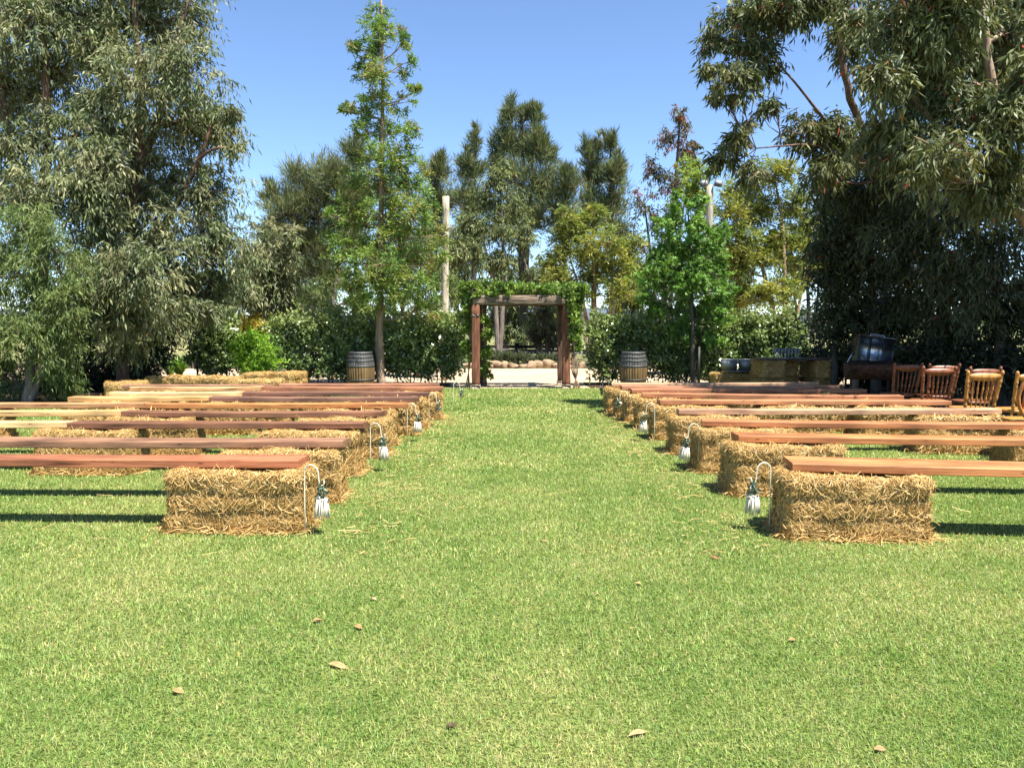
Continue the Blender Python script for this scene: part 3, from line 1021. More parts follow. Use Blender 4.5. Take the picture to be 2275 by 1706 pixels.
sheoak('right of the paired she-oak spires, the taller one', 208, (1362, 770), [(1355, 305)], [(1355, 322, 13, 38), (1374, 370, 14, 32), (1360, 390, 26, 40), (1362, 460, 34, 44), (1370, 530, 34, 40)], 34.5)
tree('olive_wattle_tree', 'grey-olive wattle tree behind the left half of the arch', 'tree',
     [stem([(1108, 790), (1100, 640), (1070, 520)], 0.12, 0.03, 31), stem([(1108, 790), (1120, 640), (1112, 400)], 0.12, 0.03, 31), stem([(1200, 795), (1195, 680), (1160, 560)], 0.14, 0.04, 31)],
     BY([(1110, 385, 26, 34), (1085, 440, 36, 30), (1138, 450, 36, 36), (1050, 490, 36, 30), (1110, 510, 56, 36), (1165, 530, 32, 32), (1045, 560, 42, 28), (1120, 580, 50, 24), (1185, 610, 30, 22), (1195, 720, 30, 40), (1015, 560, 24, 50), (1020, 640, 20, 30)], 31, 0.6, 11),
     'olive', 'bark_grey', 211)
tree('golden_wattle_tree', 'golden-green feathery tree with many stems right of the arch', 'tree',
     [stem([(1320, 775), (1300, 680), (1262, 560)], 0.1, 0.02, 29.5), stem([(1325, 775), (1322, 660), (1318, 490)], 0.1, 0.02, 29.5), stem([(1332, 775), (1360, 670), (1372, 590)], 0.09, 0.02, 29.5),
      stem([(1318, 775), (1285, 700), (1290, 600)], 0.07, 0.02, 29.5)],
     BY([(1262, 490, 32, 26), (1318, 475, 30, 24), (1245, 555, 36, 30), (1300, 550, 42, 32), (1350, 540, 34, 32), (1372, 600, 32, 30), (1245, 620, 32, 24), (1312, 615, 36, 22), (1230, 590, 20, 20), (1280, 520, 50, 36), (1330, 580, 50, 36), (1400, 560, 34, 40), (1370, 650, 40, 30), (1270, 650, 40, 26)], 29.5, 0.5, 12),
     'gold', 'bark_tan', 212, limb=0.03, twigr=0.012)
tree('russet_tree', 'thin-crowned tree with reddish new leaves and pointed top', 'tree',
     [stem([(1470, 775), (1478, 620), (1500, 420), (1512, 240)], 0.16, 0.025, 30.5), stem([(1470, 775), (1450, 600), (1430, 440)], 0.1, 0.025, 30.5), stem([(1475, 775), (1500, 600), (1530, 380)], 0.09, 0.02, 30.5)],
     BY([(1512, 258, 18, 34), (1490, 315, 34, 34), (1528, 340, 18, 44), (1450, 380, 32, 34), (1500, 400, 42, 40), (1428, 450, 32, 34), (1480, 480, 50, 36), (1408, 540, 32, 44), (1450, 585, 50, 36), (1545, 330, 10, 22), (1400, 620, 30, 30)], 30.5, 0.6, 13),
     'russet', 'bark_dark', 213, limb=0.04, twigr=0.012)
tree('yellow_green_tree', 'spreading yellow-green tree behind the right hedge', 'tree',
     [stem([(1730, 790), (1720, 690), (1680, 540), (1650, 430)], 0.1, 0.02, 24), stem([(1738, 790), (1745, 660), (1740, 500), (1720, 390)], 0.09, 0.02, 24), stem([(1745, 790), (1775, 680), (1790, 590)], 0.08, 0.02, 24)],
     BY([(1620, 480, 40, 40), (1600, 560, 40, 40), (1690, 570, 60, 36), (1645, 660, 46, 30), (1645, 425, 36, 32), (1720, 385, 58, 36), (1680, 465, 56, 32), (1765, 455, 46, 34), (1640, 540, 46, 34), (1735, 535, 58, 28), (1640, 600, 30, 24), (1790, 590, 46, 32), (1740, 640, 58, 26), (1690, 655, 36, 22), (1800, 520, 40, 40)], 24, 0.5, 14),
     'gold', 'bark_tan', 214, limb=0.03, twigr=0.01)
tree('young_gum_tree', 'pale lime treetop beside the floodlight pole above the sweet gum', 'tree',
     [stem([(1560, 790), (1556, 600), (1545, 380)], 0.07, 0.02, 23.5)],
     BY([(1528, 368, 22, 26), (1548, 395, 32, 28), (1580, 385, 18, 18), (1540, 430, 26, 20), (1560, 480, 30, 40)], 23.5, 0.4, 15), 'star', 'bark_grey', 215, over=dict(L=0.1, pal=[(0.22, 0.3, 0.06), (0.26, 0.32, 0.07)]))
tree('green_wattle_tree', 'soft green wattle behind the hedge right of the slender ferny tree', 'tree',
     [stem([(930, 800), (925, 690), (940, 540)], 0.09, 0.02, 23), stem([(930, 800), (890, 680), (880, 600)], 0.07, 0.02, 23)],
     BY([(900, 590, 42, 36), (945, 540, 34, 44), (960, 610, 32, 36), (900, 655, 46, 28), (960, 670, 34, 24), (1005, 650, 26, 34)], 23, 0.5, 16), 'wattle', 'bark_grey', 216, dens=0.8)
tree('green_wattle_tree', 'soft green wattle behind the hedge left of the slender ferny tree', 'tree',
     [stem([(740, 800), (735, 700), (750, 600)], 0.08, 0.02, 23), stem([(740, 800), (705, 700), (690, 650)], 0.07, 0.02, 23)],
     BY([(690, 650, 40, 30), (750, 620, 40, 36), (720, 680, 52, 22), (790, 670, 36, 28)], 23, 0.5, 17), 'wattle', 'bark_grey', 217, dens=0.8)

GB_ = 'background gums beyond the fence'
for k, (u, v0, w, lab) in enumerate([(600, 560, 50, 'grey-green gum behind the fanning she-oak, far left of the background belt'), (680, 590, 60, 'grey-green gum between the fanning she-oak and the slender ferny tree'),
                                     (870, 520, 60, 'grey-green gum hidden behind the slender ferny tree'), (1010, 560, 50, 'grey-green gum behind the plain timber pole'),
                                     (1120, 620, 50, 'low grey-green gum behind the arch top'), (1225, 600, 50, 'low grey-green gum behind the right arch post'), (1400, 590, 50, 'grey-green gum behind the russet tree'),
                                     (1500, 560, 60, 'grey-green gum behind the bright green young tree'), (1620, 560, 60, 'grey-green gum left of the yellow-green tree'), (1790, 520, 60, 'grey-green gum behind the yellow-green tree')]):
    tree('background_gum', lab, 'tree', [stem([(u, 770), (u + 8, 690), (u - 6, v0)], 0.14, 0.04, 38), stem([(u, 770), (u + 26, 690), (u + 30, v0 + 30)], 0.1, 0.03, 38), stem([(u, 770), (u - 22, 690), (u - 34, v0 + 20)], 0.1, 0.03, 38)],
         BY([(u, v0, w * 0.7, 40), (u - w * 0.6, v0 + 40, w * 0.6, 34), (u + w * 0.6, v0 + 36, w * 0.6, 36), (u + 10, v0 + 80, w * 0.8, 34), (u - 30, 700, 30, 26), (u + 34, 705, 30, 24)], 38, 1.5, 60 + k),
         'olive', 'bark_dark', 240 + k, GB_, 0.6, limb=0.05, twigr=0.014, over=dict(pal=[(0.13, 0.165, 0.075), (0.165, 0.195, 0.085), (0.1, 0.135, 0.07)], L=0.34, W=0.07, sub=0.75))
tree('dark_shrub', 'dark drooping shrub seen through the right half of the arch', 'bush', [stem([(1215, 790), (1215, 740), (1210, 690)], 0.1, 0.03, 30.2)],
     BY([(1210, 710, 24, 26), (1225, 750, 20, 24), (1195, 745, 16, 20)], 30.2, 0.3, 80), 'olive', 'bark_dark', 260, over=dict(pal=[(0.07, 0.08, 0.045), (0.05, 0.06, 0.035)]))
tree('dark_shrub', 'green drooping shrub seen through the left half of the arch', 'bush', [stem([(1130, 785), (1128, 750), (1135, 715)], 0.06, 0.02, 33)],
     BY([(1140, 735, 26, 16), (1165, 755, 20, 14), (1110, 745, 20, 14)], 33, 0.3, 81), 'olive', 'bark_dark', 261)

# a far belt of trees that reads as one mass
r_ = random.Random(5)
far = []
for k in range(60):
    Y = r_.uniform(85, 170)
    u = -200 + 2700 * k / 59 + r_.uniform(-15, 15)
    h = r_.uniform(2.5, 6.0)
    x = (u - CU) / FPX * Y
    far.append((np.array((x, Y, h * 0.42)), r_.uniform(3, 6), r_.uniform(2, 4), h * 0.55))
st_far = dict(STYLE['olive']); st_far.update(L=0.8, W=0.35, sub=1.4, tw=4, lv=4, dens=2.6, pal=[(0.1, 0.13, 0.07), (0.14, 0.16, 0.08), (0.08, 0.11, 0.07)])
V, F, C, _, _ = foliage(far, st_far, 77)
tag(obj('distant_trees', mesh_np('distant_trees', V, F, M['soft'], C), kind='stuff'), 'far belt of grey-green trees on the horizon', 'trees')

# ---- hedge, bushes
GH = 'clipped evergreen hedge'


def bush(name, label, style, blobs, Y, seed, base, group=None, dens=1.0, bark='bark_dark', nst=6, over=None):
    r_ = random.Random(seed)
    bx = [b_[0] for b_ in blobs]
    sts = []
    for k in range(nst):
        u = min(bx) + (max(bx) - min(bx)) * (k + 0.5) / nst + r_.uniform(-6, 6)
        vb = blobs[r_.randrange(len(blobs))][1]
        sts.append(stem([(u, base), (u + r_.uniform(-12, 12), (base + vb) / 2), (u + r_.uniform(-20, 20), vb)], 0.018, 0.008, Y))
    return tree(name, label, 'bush', sts, BY(blobs, Y, 0.12, seed), style, bark, seed, group, dens, limb=0.012, twigr=0.004, over=over)


bush('hedge_shrub', 'dark glossy hedge section at the far left beside the lime bush', 'hedge', [(455, 760, 34, 50), (500, 755, 36, 52), (480, 715, 34, 22), (478, 805, 46, 26)], 20.0, 301, 850, GH)
bush('hedge_shrub', 'long dark glossy hedge section behind the left barrel', 'hedge',
     [(640, 755, 38, 50), (690, 740, 44, 46), (745, 738, 44, 46), (800, 745, 44, 48), (650, 808, 40, 30), (710, 805, 46, 32), (775, 805, 46, 32), (825, 790, 26, 46)], 20.0, 302, 850, GH, nst=10)
bush('hedge_shrub', 'dark glossy hedge section between the slender tree and the arch', 'hedge',
     [(885, 755, 38, 52), (935, 742, 42, 46), (985, 745, 40, 48), (890, 808, 36, 30), (945, 806, 44, 32), (1000, 800, 30, 36)], 20.0, 303, 850, GH, nst=8)
bush('hedge_shrub', 'dark glossy hedge section between the arch and the right barrel', 'hedge',
     [(1338, 745, 32, 50), (1385, 738, 36, 46), (1425, 745, 30, 48), (1345, 805, 34, 32), (1400, 808, 40, 32)], 20.0, 304, 850, GH, nst=7)
bush('hedge_shrub', 'dark glossy hedge section behind the bright green young tree', 'hedge',
     [(1470, 755, 34, 48), (1520, 752, 40, 48), (1575, 755, 40, 46), (1480, 810, 38, 32), (1540, 812, 42, 30), (1600, 805, 36, 34)], 20.0, 305, 850, GH, nst=8)
bush('hedge_shrub', 'dark glossy hedge section behind the galvanised tubs and bar', 'hedge',
     [(1630, 745, 38, 44), (1690, 740, 42, 44), (1750, 745, 42, 44), (1640, 800, 40, 36), (1705, 800, 46, 36), (1770, 795, 40, 36)], 20.2, 306, 850, GH, nst=8)
bush('lime_bush', 'bright lime-green round bush at the left end of the hedge', 'lime', [(560, 765, 34, 28), (590, 790, 34, 26), (550, 800, 32, 26), (580, 820, 30, 18), (540, 770, 18, 18)], 19.2, 310, 845)
bush('amber_bush', 'golden-yellow flowering bush above the lime-green bush', 'amber', [(552, 718, 32, 16), (580, 728, 24, 16), (530, 728, 14, 12), (600, 740, 24, 18)], 21.0, 311, 845)
for k, (u, v, lab) in enumerate([(1095, 792, 'low grey-green shrub behind the rocks at the left of the arch opening'), (1128, 794, 'low grey-green shrub behind the rocks, second from the left in the arch opening'),
                                 (1162, 798, 'low shrub behind the rocks in the middle of the arch opening'), (1198, 799, 'low dry shrub behind the rocks right of centre in the arch opening'),
                                 (1236, 800, 'low shrub behind the rocks at the right of the arch opening')]):
    bush('low_shrub', lab, 'low', [(u, v, 17, 9), (u + 9, v + 5, 12, 8)], 29.0, 320 + k, 815, 'low shrubs behind the rocks', nst=3)

# strappy plant in the gap at the left
def strappy(name, label, base, n, L, W, seed, cols):
    r_ = np.random.default_rng(seed)
    root = thing(name, label, 'plant', base)
    mb = MB()
    for k in range(n):
        az = r_.uniform(0, 2 * np.pi)
        d = np.array((math.cos(az), math.sin(az), 0))
        s_ = np.array((-math.sin(az), math.cos(az), 0))
        l = L * r_.uniform(0.7, 1.15)
        sp = r_.uniform(0.15, 0.8)
        V = []
        for i in range(5):
            t = i / 4
            p = d * (0.08 * r_.random() + sp * l * t) + np.array((0, 0, l * (t - 0.45 * sp * t * t)))
            w = W * (1 - t ** 2) + 0.002
            V += [p - s_ * w / 2, p + s_ * w / 2]
        F = [(2 * i, 2 * i + 1, 2 * i + 3, 2 * i + 2) for i in range(4)]
        c = np.array(cols[int(r_.integers(0, len(cols)))]) * r_.uniform(0.8, 1.25)
        mb.add(V, F, c)
    o = mb.build('leaves', M['soft'], root)
    o['kind'] = 'stuff'
    return root


strappy('strappy_plant', 'clump of bright green strap-leaved plant in the gap at the hedge end', (at(398, 812, 21.6).x, 21.6, 0.15), 130, 0.62, 0.045, 4, [(0.16, 0.3, 0.06), (0.22, 0.36, 0.08)])
strappy('strappy_plant', 'second smaller strap-leaved clump left of the first in the hedge gap', (at(378, 812, 22.4).x, 22.4, 0.1), 90, 0.55, 0.045, 5, [(0.14, 0.26, 0.06), (0.2, 0.32, 0.08)])

# ------------------------------------------------------------------ planks on straw bales
def bale_mesh(name, seed, L=1.0, D=0.46, H=0.435, n=6500, w=0.0075, rc=0.05):
    r_ = np.random.default_rng(seed)
    h = np.array((L / 2, D / 2, H / 2))
    ph = r_.uniform(0, 6.28, 12)

    def lump(p):
        x, y, z = p[:, 0], p[:, 1], p[:, 2]
        return 0.7 * (0.014 * np.sin(7 * x + ph[0]) * np.sin(9 * z + ph[1]) + 0.012 * np.sin(15 * x + ph[2] + 3 * z) + 0.010 * np.sin(21 * z + 8 * x + ph[3]) + 0.010 * np.sin(13 * y + ph[4] + 6 * x))

    def surf(p):
        q = np.clip(p, -(h - rc), h - rc)
        nn = nrm(p - q)
        out = q + nn * rc
        zz = out[:, 2]
        cr = np.exp(-((zz - H / 6 - 0.012 * np.sin(6 * out[:, 0] + ph[5])) / 0.022) ** 2) + np.exp(-((zz + H / 6 - 0.012 * np.sin(5 * out[:, 0] + ph[6])) / 0.022) ** 2)
        horiz = 1 - np.abs(nn[:, 2])
        d = lump(out) - 0.034 * cr * horiz
        return out + nn * d[:, None], nn

    V, F, C, n0 = [], [], [], 0
    # body
    for ax in range(3):
        a1, a2 = (ax + 1) % 3, (ax + 2) % 3
        m1, m2 = max(6, int(2 * h[a1] / 0.035)), max(6, int(2 * h[a2] / 0.035))
        for s in (-1, 1):
            g1, g2 = np.meshgrid(np.linspace(-1, 1, m1), np.linspace(-1, 1, m2), indexing='ij')
            p = np.zeros((m1 * m2, 3))
            p[:, ax] = s * h[ax]
            p[:, a1] = g1.ravel() * h[a1]
            p[:, a2] = g2.ravel() * h[a2]
            v, nn = surf(p)
            v = v - nn * 0.006
            i, j = np.meshgrid(np.arange(m1 - 1), np.arange(m2 - 1), indexing='ij')
            a = (i * m2 + j).ravel()
            f = np.concatenate([np.stack([a, a + m2, a + m2 + 1], 1), np.stack([a, a + m2 + 1, a + 1], 1)])
            if s < 0:
                f = f[:, ::-1]
            V.append(v); F.append(f + n0); n0 += len(v)
            C.append(np.array((0.42, 0.26, 0.09)) * r_.uniform(0.6, 1.2, (len(v), 1)))
    # loose straws over the surface
    ar = np.array([h[1] * h[2], h[0] * h[2] * 1.15, h[0] * h[1]])
    ax = r_.choice(3, n, p=ar / ar.sum())
    p = r_.uniform(-1, 1, (n, 3)) * h
    sg = np.where(r_.random(n) < 0.5, -1.0, 1.0)
    sg = np.where(ax == 2, np.where(r_.random(n) < 0.92, 1.0, -1.0), sg)
    p[np.arange(n), ax] = sg * h[ax]
    P, nn = surf(p)
    t = nrm(np.cross(nn, nrm(r_.normal(size=(n, 3)))))
    D_ = nrm(t + nn * (r_.uniform(-0.12, 0.26, (n, 1)) * np.where(ax == 2, 0.6, 1.0)[:, None]))
    Ln = r_.uniform(0.03, 0.095, n) * np.where(r_.random(n) < 0.06, 1.8, 1.0)
    # fringe lying round the foot
    k = int(n * 0.05)
    th = r_.uniform(0, 2 * np.pi, k)
    fx, fy = np.cos(th), np.sin(th)
    m_ = np.maximum(np.abs(fx) / (h[0] + 0.015), np.abs(fy) / (h[1] + 0.015))
    spread = 1 + np.abs(r_.normal(0, 0.045, k))
    Pf = np.stack([fx / m_ * spread, fy / m_ * spread, np.full(k, -h[2] + 0.006) + np.abs(r_.normal(0, 0.015, k))], 1)
    Df = nrm(np.stack([r_.normal(size=k), r_.normal(size=k), r_.normal(size=k) * 0.12], 1))
    P = np.concatenate([P, Pf]); D_ = np.concatenate([D_, Df]); Ln = np.concatenate([Ln, r_.uniform(0.05, 0.16, k)])
    nn = np.concatenate([nn, np.tile((0, 0, 1.0), (k, 1))])
    N_ = len(P)
    S = nrm(np.cross(D_, nn + 0.5 * r_.normal(size=(N_, 3))))
    W = (w * r_.uniform(0.6, 1.3, N_))[:, None]
    bend = nrm(r_.normal(size=(N_, 3))) * (0.22 * Ln)[:, None]
    A0 = P - D_ * (Ln * 0.35)[:, None]
    A1 = P + D_ * (Ln * 0.2)[:, None] + bend
    A2 = P + D_ * (Ln * 0.75)[:, None]
    v = np.stack([A0 - S * W / 2, A0 + S * W / 2, A1 - S * W / 2, A1 + S * W / 2, A2 - S * W / 3, A2 + S * W / 3], 1)
    v[..., 2] = np.maximum(v[..., 2], -h[2] + 0.004)
    i = np.arange(N_)[:, None] * 6
    f = np.concatenate([i + np.array([[0, 1, 3]]), i + np.array([[0, 3, 2]]), i + np.array([[2, 3, 5]]), i + np.array([[2, 5, 4]])])
    pal = np.array([(0.53, 0.345, 0.12), (0.62, 0.43, 0.17), (0.45, 0.28, 0.09), (0.67, 0.5, 0.23), (0.36, 0.21, 0.07)])
    c = pal[r_.choice(5, N_, p=[0.34, 0.26, 0.2, 0.1, 0.1])] * r_.uniform(0.75, 1.2, (N_, 1))
    V.append(v.reshape(-1, 3)); F.append(f + n0); C.append(np.repeat(c, 6, axis=0))
    V = np.concatenate(V)
    V[:, 2] += H / 2
    return mesh_np(name, V, np.concatenate(F), M['straw'], np.concatenate(C))


def twine_mesh(L=1.0, D=0.46, H=0.45):
    mb = MB()
    for z in (H / 3,):
        hx_, hy_ = L / 2 - 0.036, D / 2 - 0.036
        pts = []
        for (cx, cy, a0) in ((hx_ - 0.06, hy_ - 0.06, 0), (-hx_ + 0.06, hy_ - 0.06, 90), (-hx_ + 0.06, -hy_ + 0.06, 180), (hx_ - 0.06, -hy_ + 0.06, 270)):
            for k in range(4):
                a = R(a0 + 30 * k)
                pts.append((cx + 0.06 * math.cos(a), cy + 0.06 * math.sin(a), z))
        pts.append(pts[0])
        mb.tube(pts, 0.0024, 4, cap=False, col=(0.5, 0.2, 0.12))
    return mb.mesh('baling_twine', M['twine'])


BALE_NEAR = [bale_mesh('straw_bale_a', 21, n=15000, w=0.0042), bale_mesh('straw_bale_b', 22, n=15000, w=0.0042), bale_mesh('straw_bale_c', 23, n=12000, w=0.005)]
BALE_FAR = [bale_mesh('straw_bale_d', 24, n=5000, w=0.0078), bale_mesh('straw_bale_e', 25, n=5000, w=0.0078), bale_mesh('straw_bale_f', 26, n=5000, w=0.0078)]
BALE_STACK = [bale_mesh('straw_bale_g', 27, H=0.375, n=5000, w=0.0078), bale_mesh('straw_bale_h', 28, H=0.375, n=5000, w=0.0078)]
TWINE = twine_mesh()
TWINE_S = twine_mesh(H=0.375)
r_bale = random.Random(3)


def bale(x, y, label, z=0.0, rz=None, group='straw bales holding up the benches', stack=False, sc=1.0):
    rz = R(r_bale.uniform(-4, 4)) if rz is None else R(rz)
    near = y < 9.3
    pool = BALE_STACK if stack else (BALE_NEAR if near else BALE_FAR)
    me = pool[r_bale.randrange(len(pool))]
    o = obj('straw_bale', me, None, (x, y, z), rz + (math.pi if r_bale.random() < 0.5 else 0))
    o.scale = (sc, 1, 1)
    tag(o, label, 'straw bale', group)
    tw = TWINE_S if stack else TWINE
    for dz in (0.0, tw.vertices[0].co.z if False else (0.375 if stack else 0.45) / 3):
        obj('baling_twine', tw, o, (0, 0, dz))
    return o


ORD = ['front', 'second', 'third', 'fourth', 'fifth', 'sixth', 'seventh', 'eighth', 'ninth']
# left block: (distance of the plank's middle, aisle end x)
rowL = [(5.90, -1.56), (6.83, -1.44), (8.05, -1.50), (9.12, -1.48), (10.05, -1.34), (10.95, -1.30), (11.75, -1.24), (12.75, -1.12), (13.45, -1.25)]
rowR = [(5.72, 2.04), (7.12, 2.04), (8.22, 2.00), (9.32, 1.97), (10.5, 1.96), (11.55, 1.92), (12.35, 1.86), (12.98, 1.80), (13.6, 1.72)]
PLANK_Z = 0.452


def plank(xa, ya, xb, yb, w, t, col, label, seed, z=PLANK_Z, group='timber plank benches'):
    """a sawn plank between two ends, with worn edges and a little bow"""
    r_ = random.Random(seed)
    L = math.hypot(xb - xa, yb - ya)
    n = 9
    V, F = [], []
    e = 0.006
    prof = [(-w / 2, e), (-w / 2 + e, 0), (w / 2 - e, 0), (w / 2, e), (w / 2, t - e), (w / 2 - e, t), (-w / 2 + e, t), (-w / 2, t - e)]
    bow = r_.uniform(-0.014, 0.006)
    twist = r_.uniform(-0.012, 0.012)
    for i in range(n):
        s = i / (n - 1)
        x = -L / 2 + L * s
        dw = 1 + r_.uniform(-0.025, 0.025)
        dy = r_.uniform(-0.003, 0.003)
        dz = bow * math.sin(math.pi * s) + r_.uniform(-0.0012, 0.0012)
        skew = (r_.uniform(-0.01, 0.01) if i in (0, n - 1) else 0)
        for (py, pzz) in prof:
            V.append((x + skew * py / w * 4, py * dw + dy, pzz + dz + 0.004 + twist * (s - 0.5) * py / w))
    m = len(prof)
    for i in range(n - 1):
        for k in range(m):
            a, b_ = i * m + k, i * m + (k + 1) % m
            F.append((a, b_, b_ + m, a + m))
    Fq = [tuple(reversed(f)) for f in F]
    me = bpy.data.meshes.new('plank')
    me.from_pydata(V, [], Fq + [tuple(range(m)), tuple(reversed(range((n - 1) * m, n * m)))])
    me.materials.append(M['plank'])
    me.update()
    o = obj('plank', me, None, ((xa + xb) / 2, (ya + yb) / 2, z), math.atan2(yb - ya, xb - xa))
    o.color = (col[0], col[1], col[2], 1)
    return tag(o, label, 'plank', group)


RED = (0.33, 0.125, 0.06)
PURP = (0.27, 0.145, 0.085)
DARK = (0.16, 0.075, 0.045)
ORANGE = (0.46, 0.195, 0.065)
PALE = (0.62, 0.40, 0.17)
PALE2 = (0.66, 0.46, 0.22)
TAN = (0.47, 0.25, 0.115)
BRN = (0.33, 0.15, 0.075)
colL1 = [RED, PURP, (0.19, 0.088, 0.048), (0.21, 0.1, 0.055), ORANGE, (0.2, 0.105, 0.07), (0.18, 0.09, 0.06), BRN, (0.36, 0.17, 0.1)]
colL2 = [None, None, PALE2, PALE, TAN, (0.6, 0.36, 0.14), PALE2, (0.55, 0.33, 0.15), (0.3, 0.16, 0.1)]
nameL1 = ['red-brown', 'purplish brown', 'dark brown', 'dark brown', 'orange-brown', 'grey-brown', 'dark grey-brown', 'mid-brown', 'red-brown']
nameL2 = [None, None, 'pale yellow', 'pale yellow', 'tan', 'golden', 'pale yellow', 'tan', 'dull brown']
joint = [-4.7, -4.6, -4.52, -4.50, -4.66, -4.2, -4.02, -4.05, -3.95]
endL = [None, None, -8.2, -8.0, -7.9, -6.15, -6.0, -6.15, -6.5]
tiltL = [0.05, 0.02, 0.02, 0.015, -0.02, 0.02, 0.03, 0.0, -0.05]
for i, (y, xe) in enumerate(rowL):
    plank(xe, y - tiltL[i], joint[i], y + tiltL[i], 0.24 if i < 2 else 0.2, 0.06, colL1[i], f'{nameL1[i]} plank bench at the aisle end of the {ORD[i]} left row', 40 + i)
    if endL[i] is not None and i < 8:
        plank(joint[i] - 0.02, y + 0.05, endL[i], y + 0.02, 0.2, 0.06, colL2[i], f'{nameL2[i]} plank bench at the outer end of the {ORD[i]} left row', 60 + i)
plank(-4.05, 13.35, -6.55, 13.3, 0.2, 0.05, (0.3, 0.16, 0.1), 'dull brown plank bench at the outer end of the ninth left row', 69)
for i, (y, xe) in enumerate(rowL):
    xb = [-1.50, -1.47, -1.53, -1.43, -1.47, -1.31, -1.25, -1.12, -1.35][i] - 0.51
    bale(xb, y - 0.06, f'straw bale at the aisle end of the {ORD[i]} left row')
    if i >= 2:
        bale(joint[i] + [0, 0.1, 0.2, 0.35, 0.0, 0.1, 0.2, 0.1, 0.3][i], y + 0.02, f'straw bale under the middle of the {ORD[i]} left row')
    if 3 <= i <= 8:
        bale([0, 0, 0, -7.2, -7.0, -5.7, -5.6, -5.75, -6.0][i], y + 0.03, f'straw bale at the outer end of the {ORD[i]} left row')
    elif i == 2:
        bale(-6.3, y + 0.03, f'straw bale at the outer end of the {ORD[i]} left row')

colR = [(0.47, 0.19, 0.072), (0.45, 0.18, 0.064), (0.42, 0.165, 0.066), (0.46, 0.27, 0.16), (0.46, 0.2, 0.09), (0.4, 0.17, 0.08), (0.37, 0.16, 0.08), (0.38, 0.18, 0.1), (0.48, 0.3, 0.18)]
nameR = ['wide light orange-brown', 'orange-brown', 'orange-brown', 'pinkish grey-brown', 'warm brown', 'red-brown', 'red-brown', 'dull red-brown', 'pale brown']
endR = [5.9, 5.9, 5.9, 5.80, 5.78, 5.55, 5.5, 5.4, 5.3]
tiltR = [-0.20, -0.16, -0.11, 0.03, -0.03, -0.16, -0.05, 0, 0.05]
widR = [0.34, 0.25, 0.2, 0.2, 0.2, 0.2, 0.2, 0.2, 0.2]
for i, (y, xe) in enumerate(rowR):
    plank(xe, y - tiltR[i] * 0.25, endR[i], y + tiltR[i] * 2.2, widR[i], 0.06, colR[i], f'{nameR[i]} plank bench of the {ORD[i]} right row', 80 + i)
    bale(xe + 0.40, y - 0.04 - 0.05 * (i == 0), f'straw bale at the aisle end of the {ORD[i]} right row', rz=None if i else -3)
    if i >= 1:
        bale(endR[i] - [0, 0.2, 0.35, 0.52, 0.75, 0.5, 0.6, 0.6, 0.6][i], y + tiltR[i] * 1.6, f'straw bale at the outer end of the {ORD[i]} right row')
    if i in (4, 5, 6):
        bale(3.75, y + 0.03, f'straw bale under the middle of the {ORD[i]} right row')
# bales lying about behind the left block
GB = 'spare straw bales by the left trees'
bale(-7.35, 15.0, 'lone sunlit straw bale beside the dark left shrubs', rz=28, group=GB, sc=0.75)
bale(-7.15, 16.6, 'shaded straw bale at the left end of the pair behind the benches', rz=3, group=GB)
bale(-6.2, 16.5, 'shaded straw bale at the right end of the pair behind the benches', rz=-2, group=GB)
bale(-5.05, 15.6, 'sunlit straw bale in front of the lime-green bush', rz=2, group=GB)
bale(-5.75, 17.9, 'half-hidden straw bale at the left foot of the lime-green bush', rz=80, group=GB, sc=0.8)
bale(-5.1, 18.1, 'half-hidden straw bale at the right foot of the lime-green bush', rz=75, group=GB, sc=0.8)

# ------------------------------------------------------------------ crook stakes with hanging posies
def crook_mesh():
    pts = [(0, 0, -0.03), (0, 0, 0.2), (0.002, 0, 0.40)]
    for k in range(1, 11):
        a = math.pi - math.pi * 1.0 * k / 10
        pts.append((0.055 + 0.055 * math.cos(a), 0, 0.44 + 0.062 * math.sin(a)))
    pts += [(0.112, 0, 0.41), (0.116, 0, 0.385)]
    for k in range(1, 8):
        a = math.pi + math.pi * k / 7
        pts.append((0.135 + 0.019 * math.cos(a), 0, 0.375 + 0.019 * math.sin(a)))
    pts += [(0.155, 0, 0.395)]
    mb = MB().tube(pts, 0.005, 7, col=(0.66, 0.62, 0.46))
    return mb.mesh('crook', M['cream'], True)


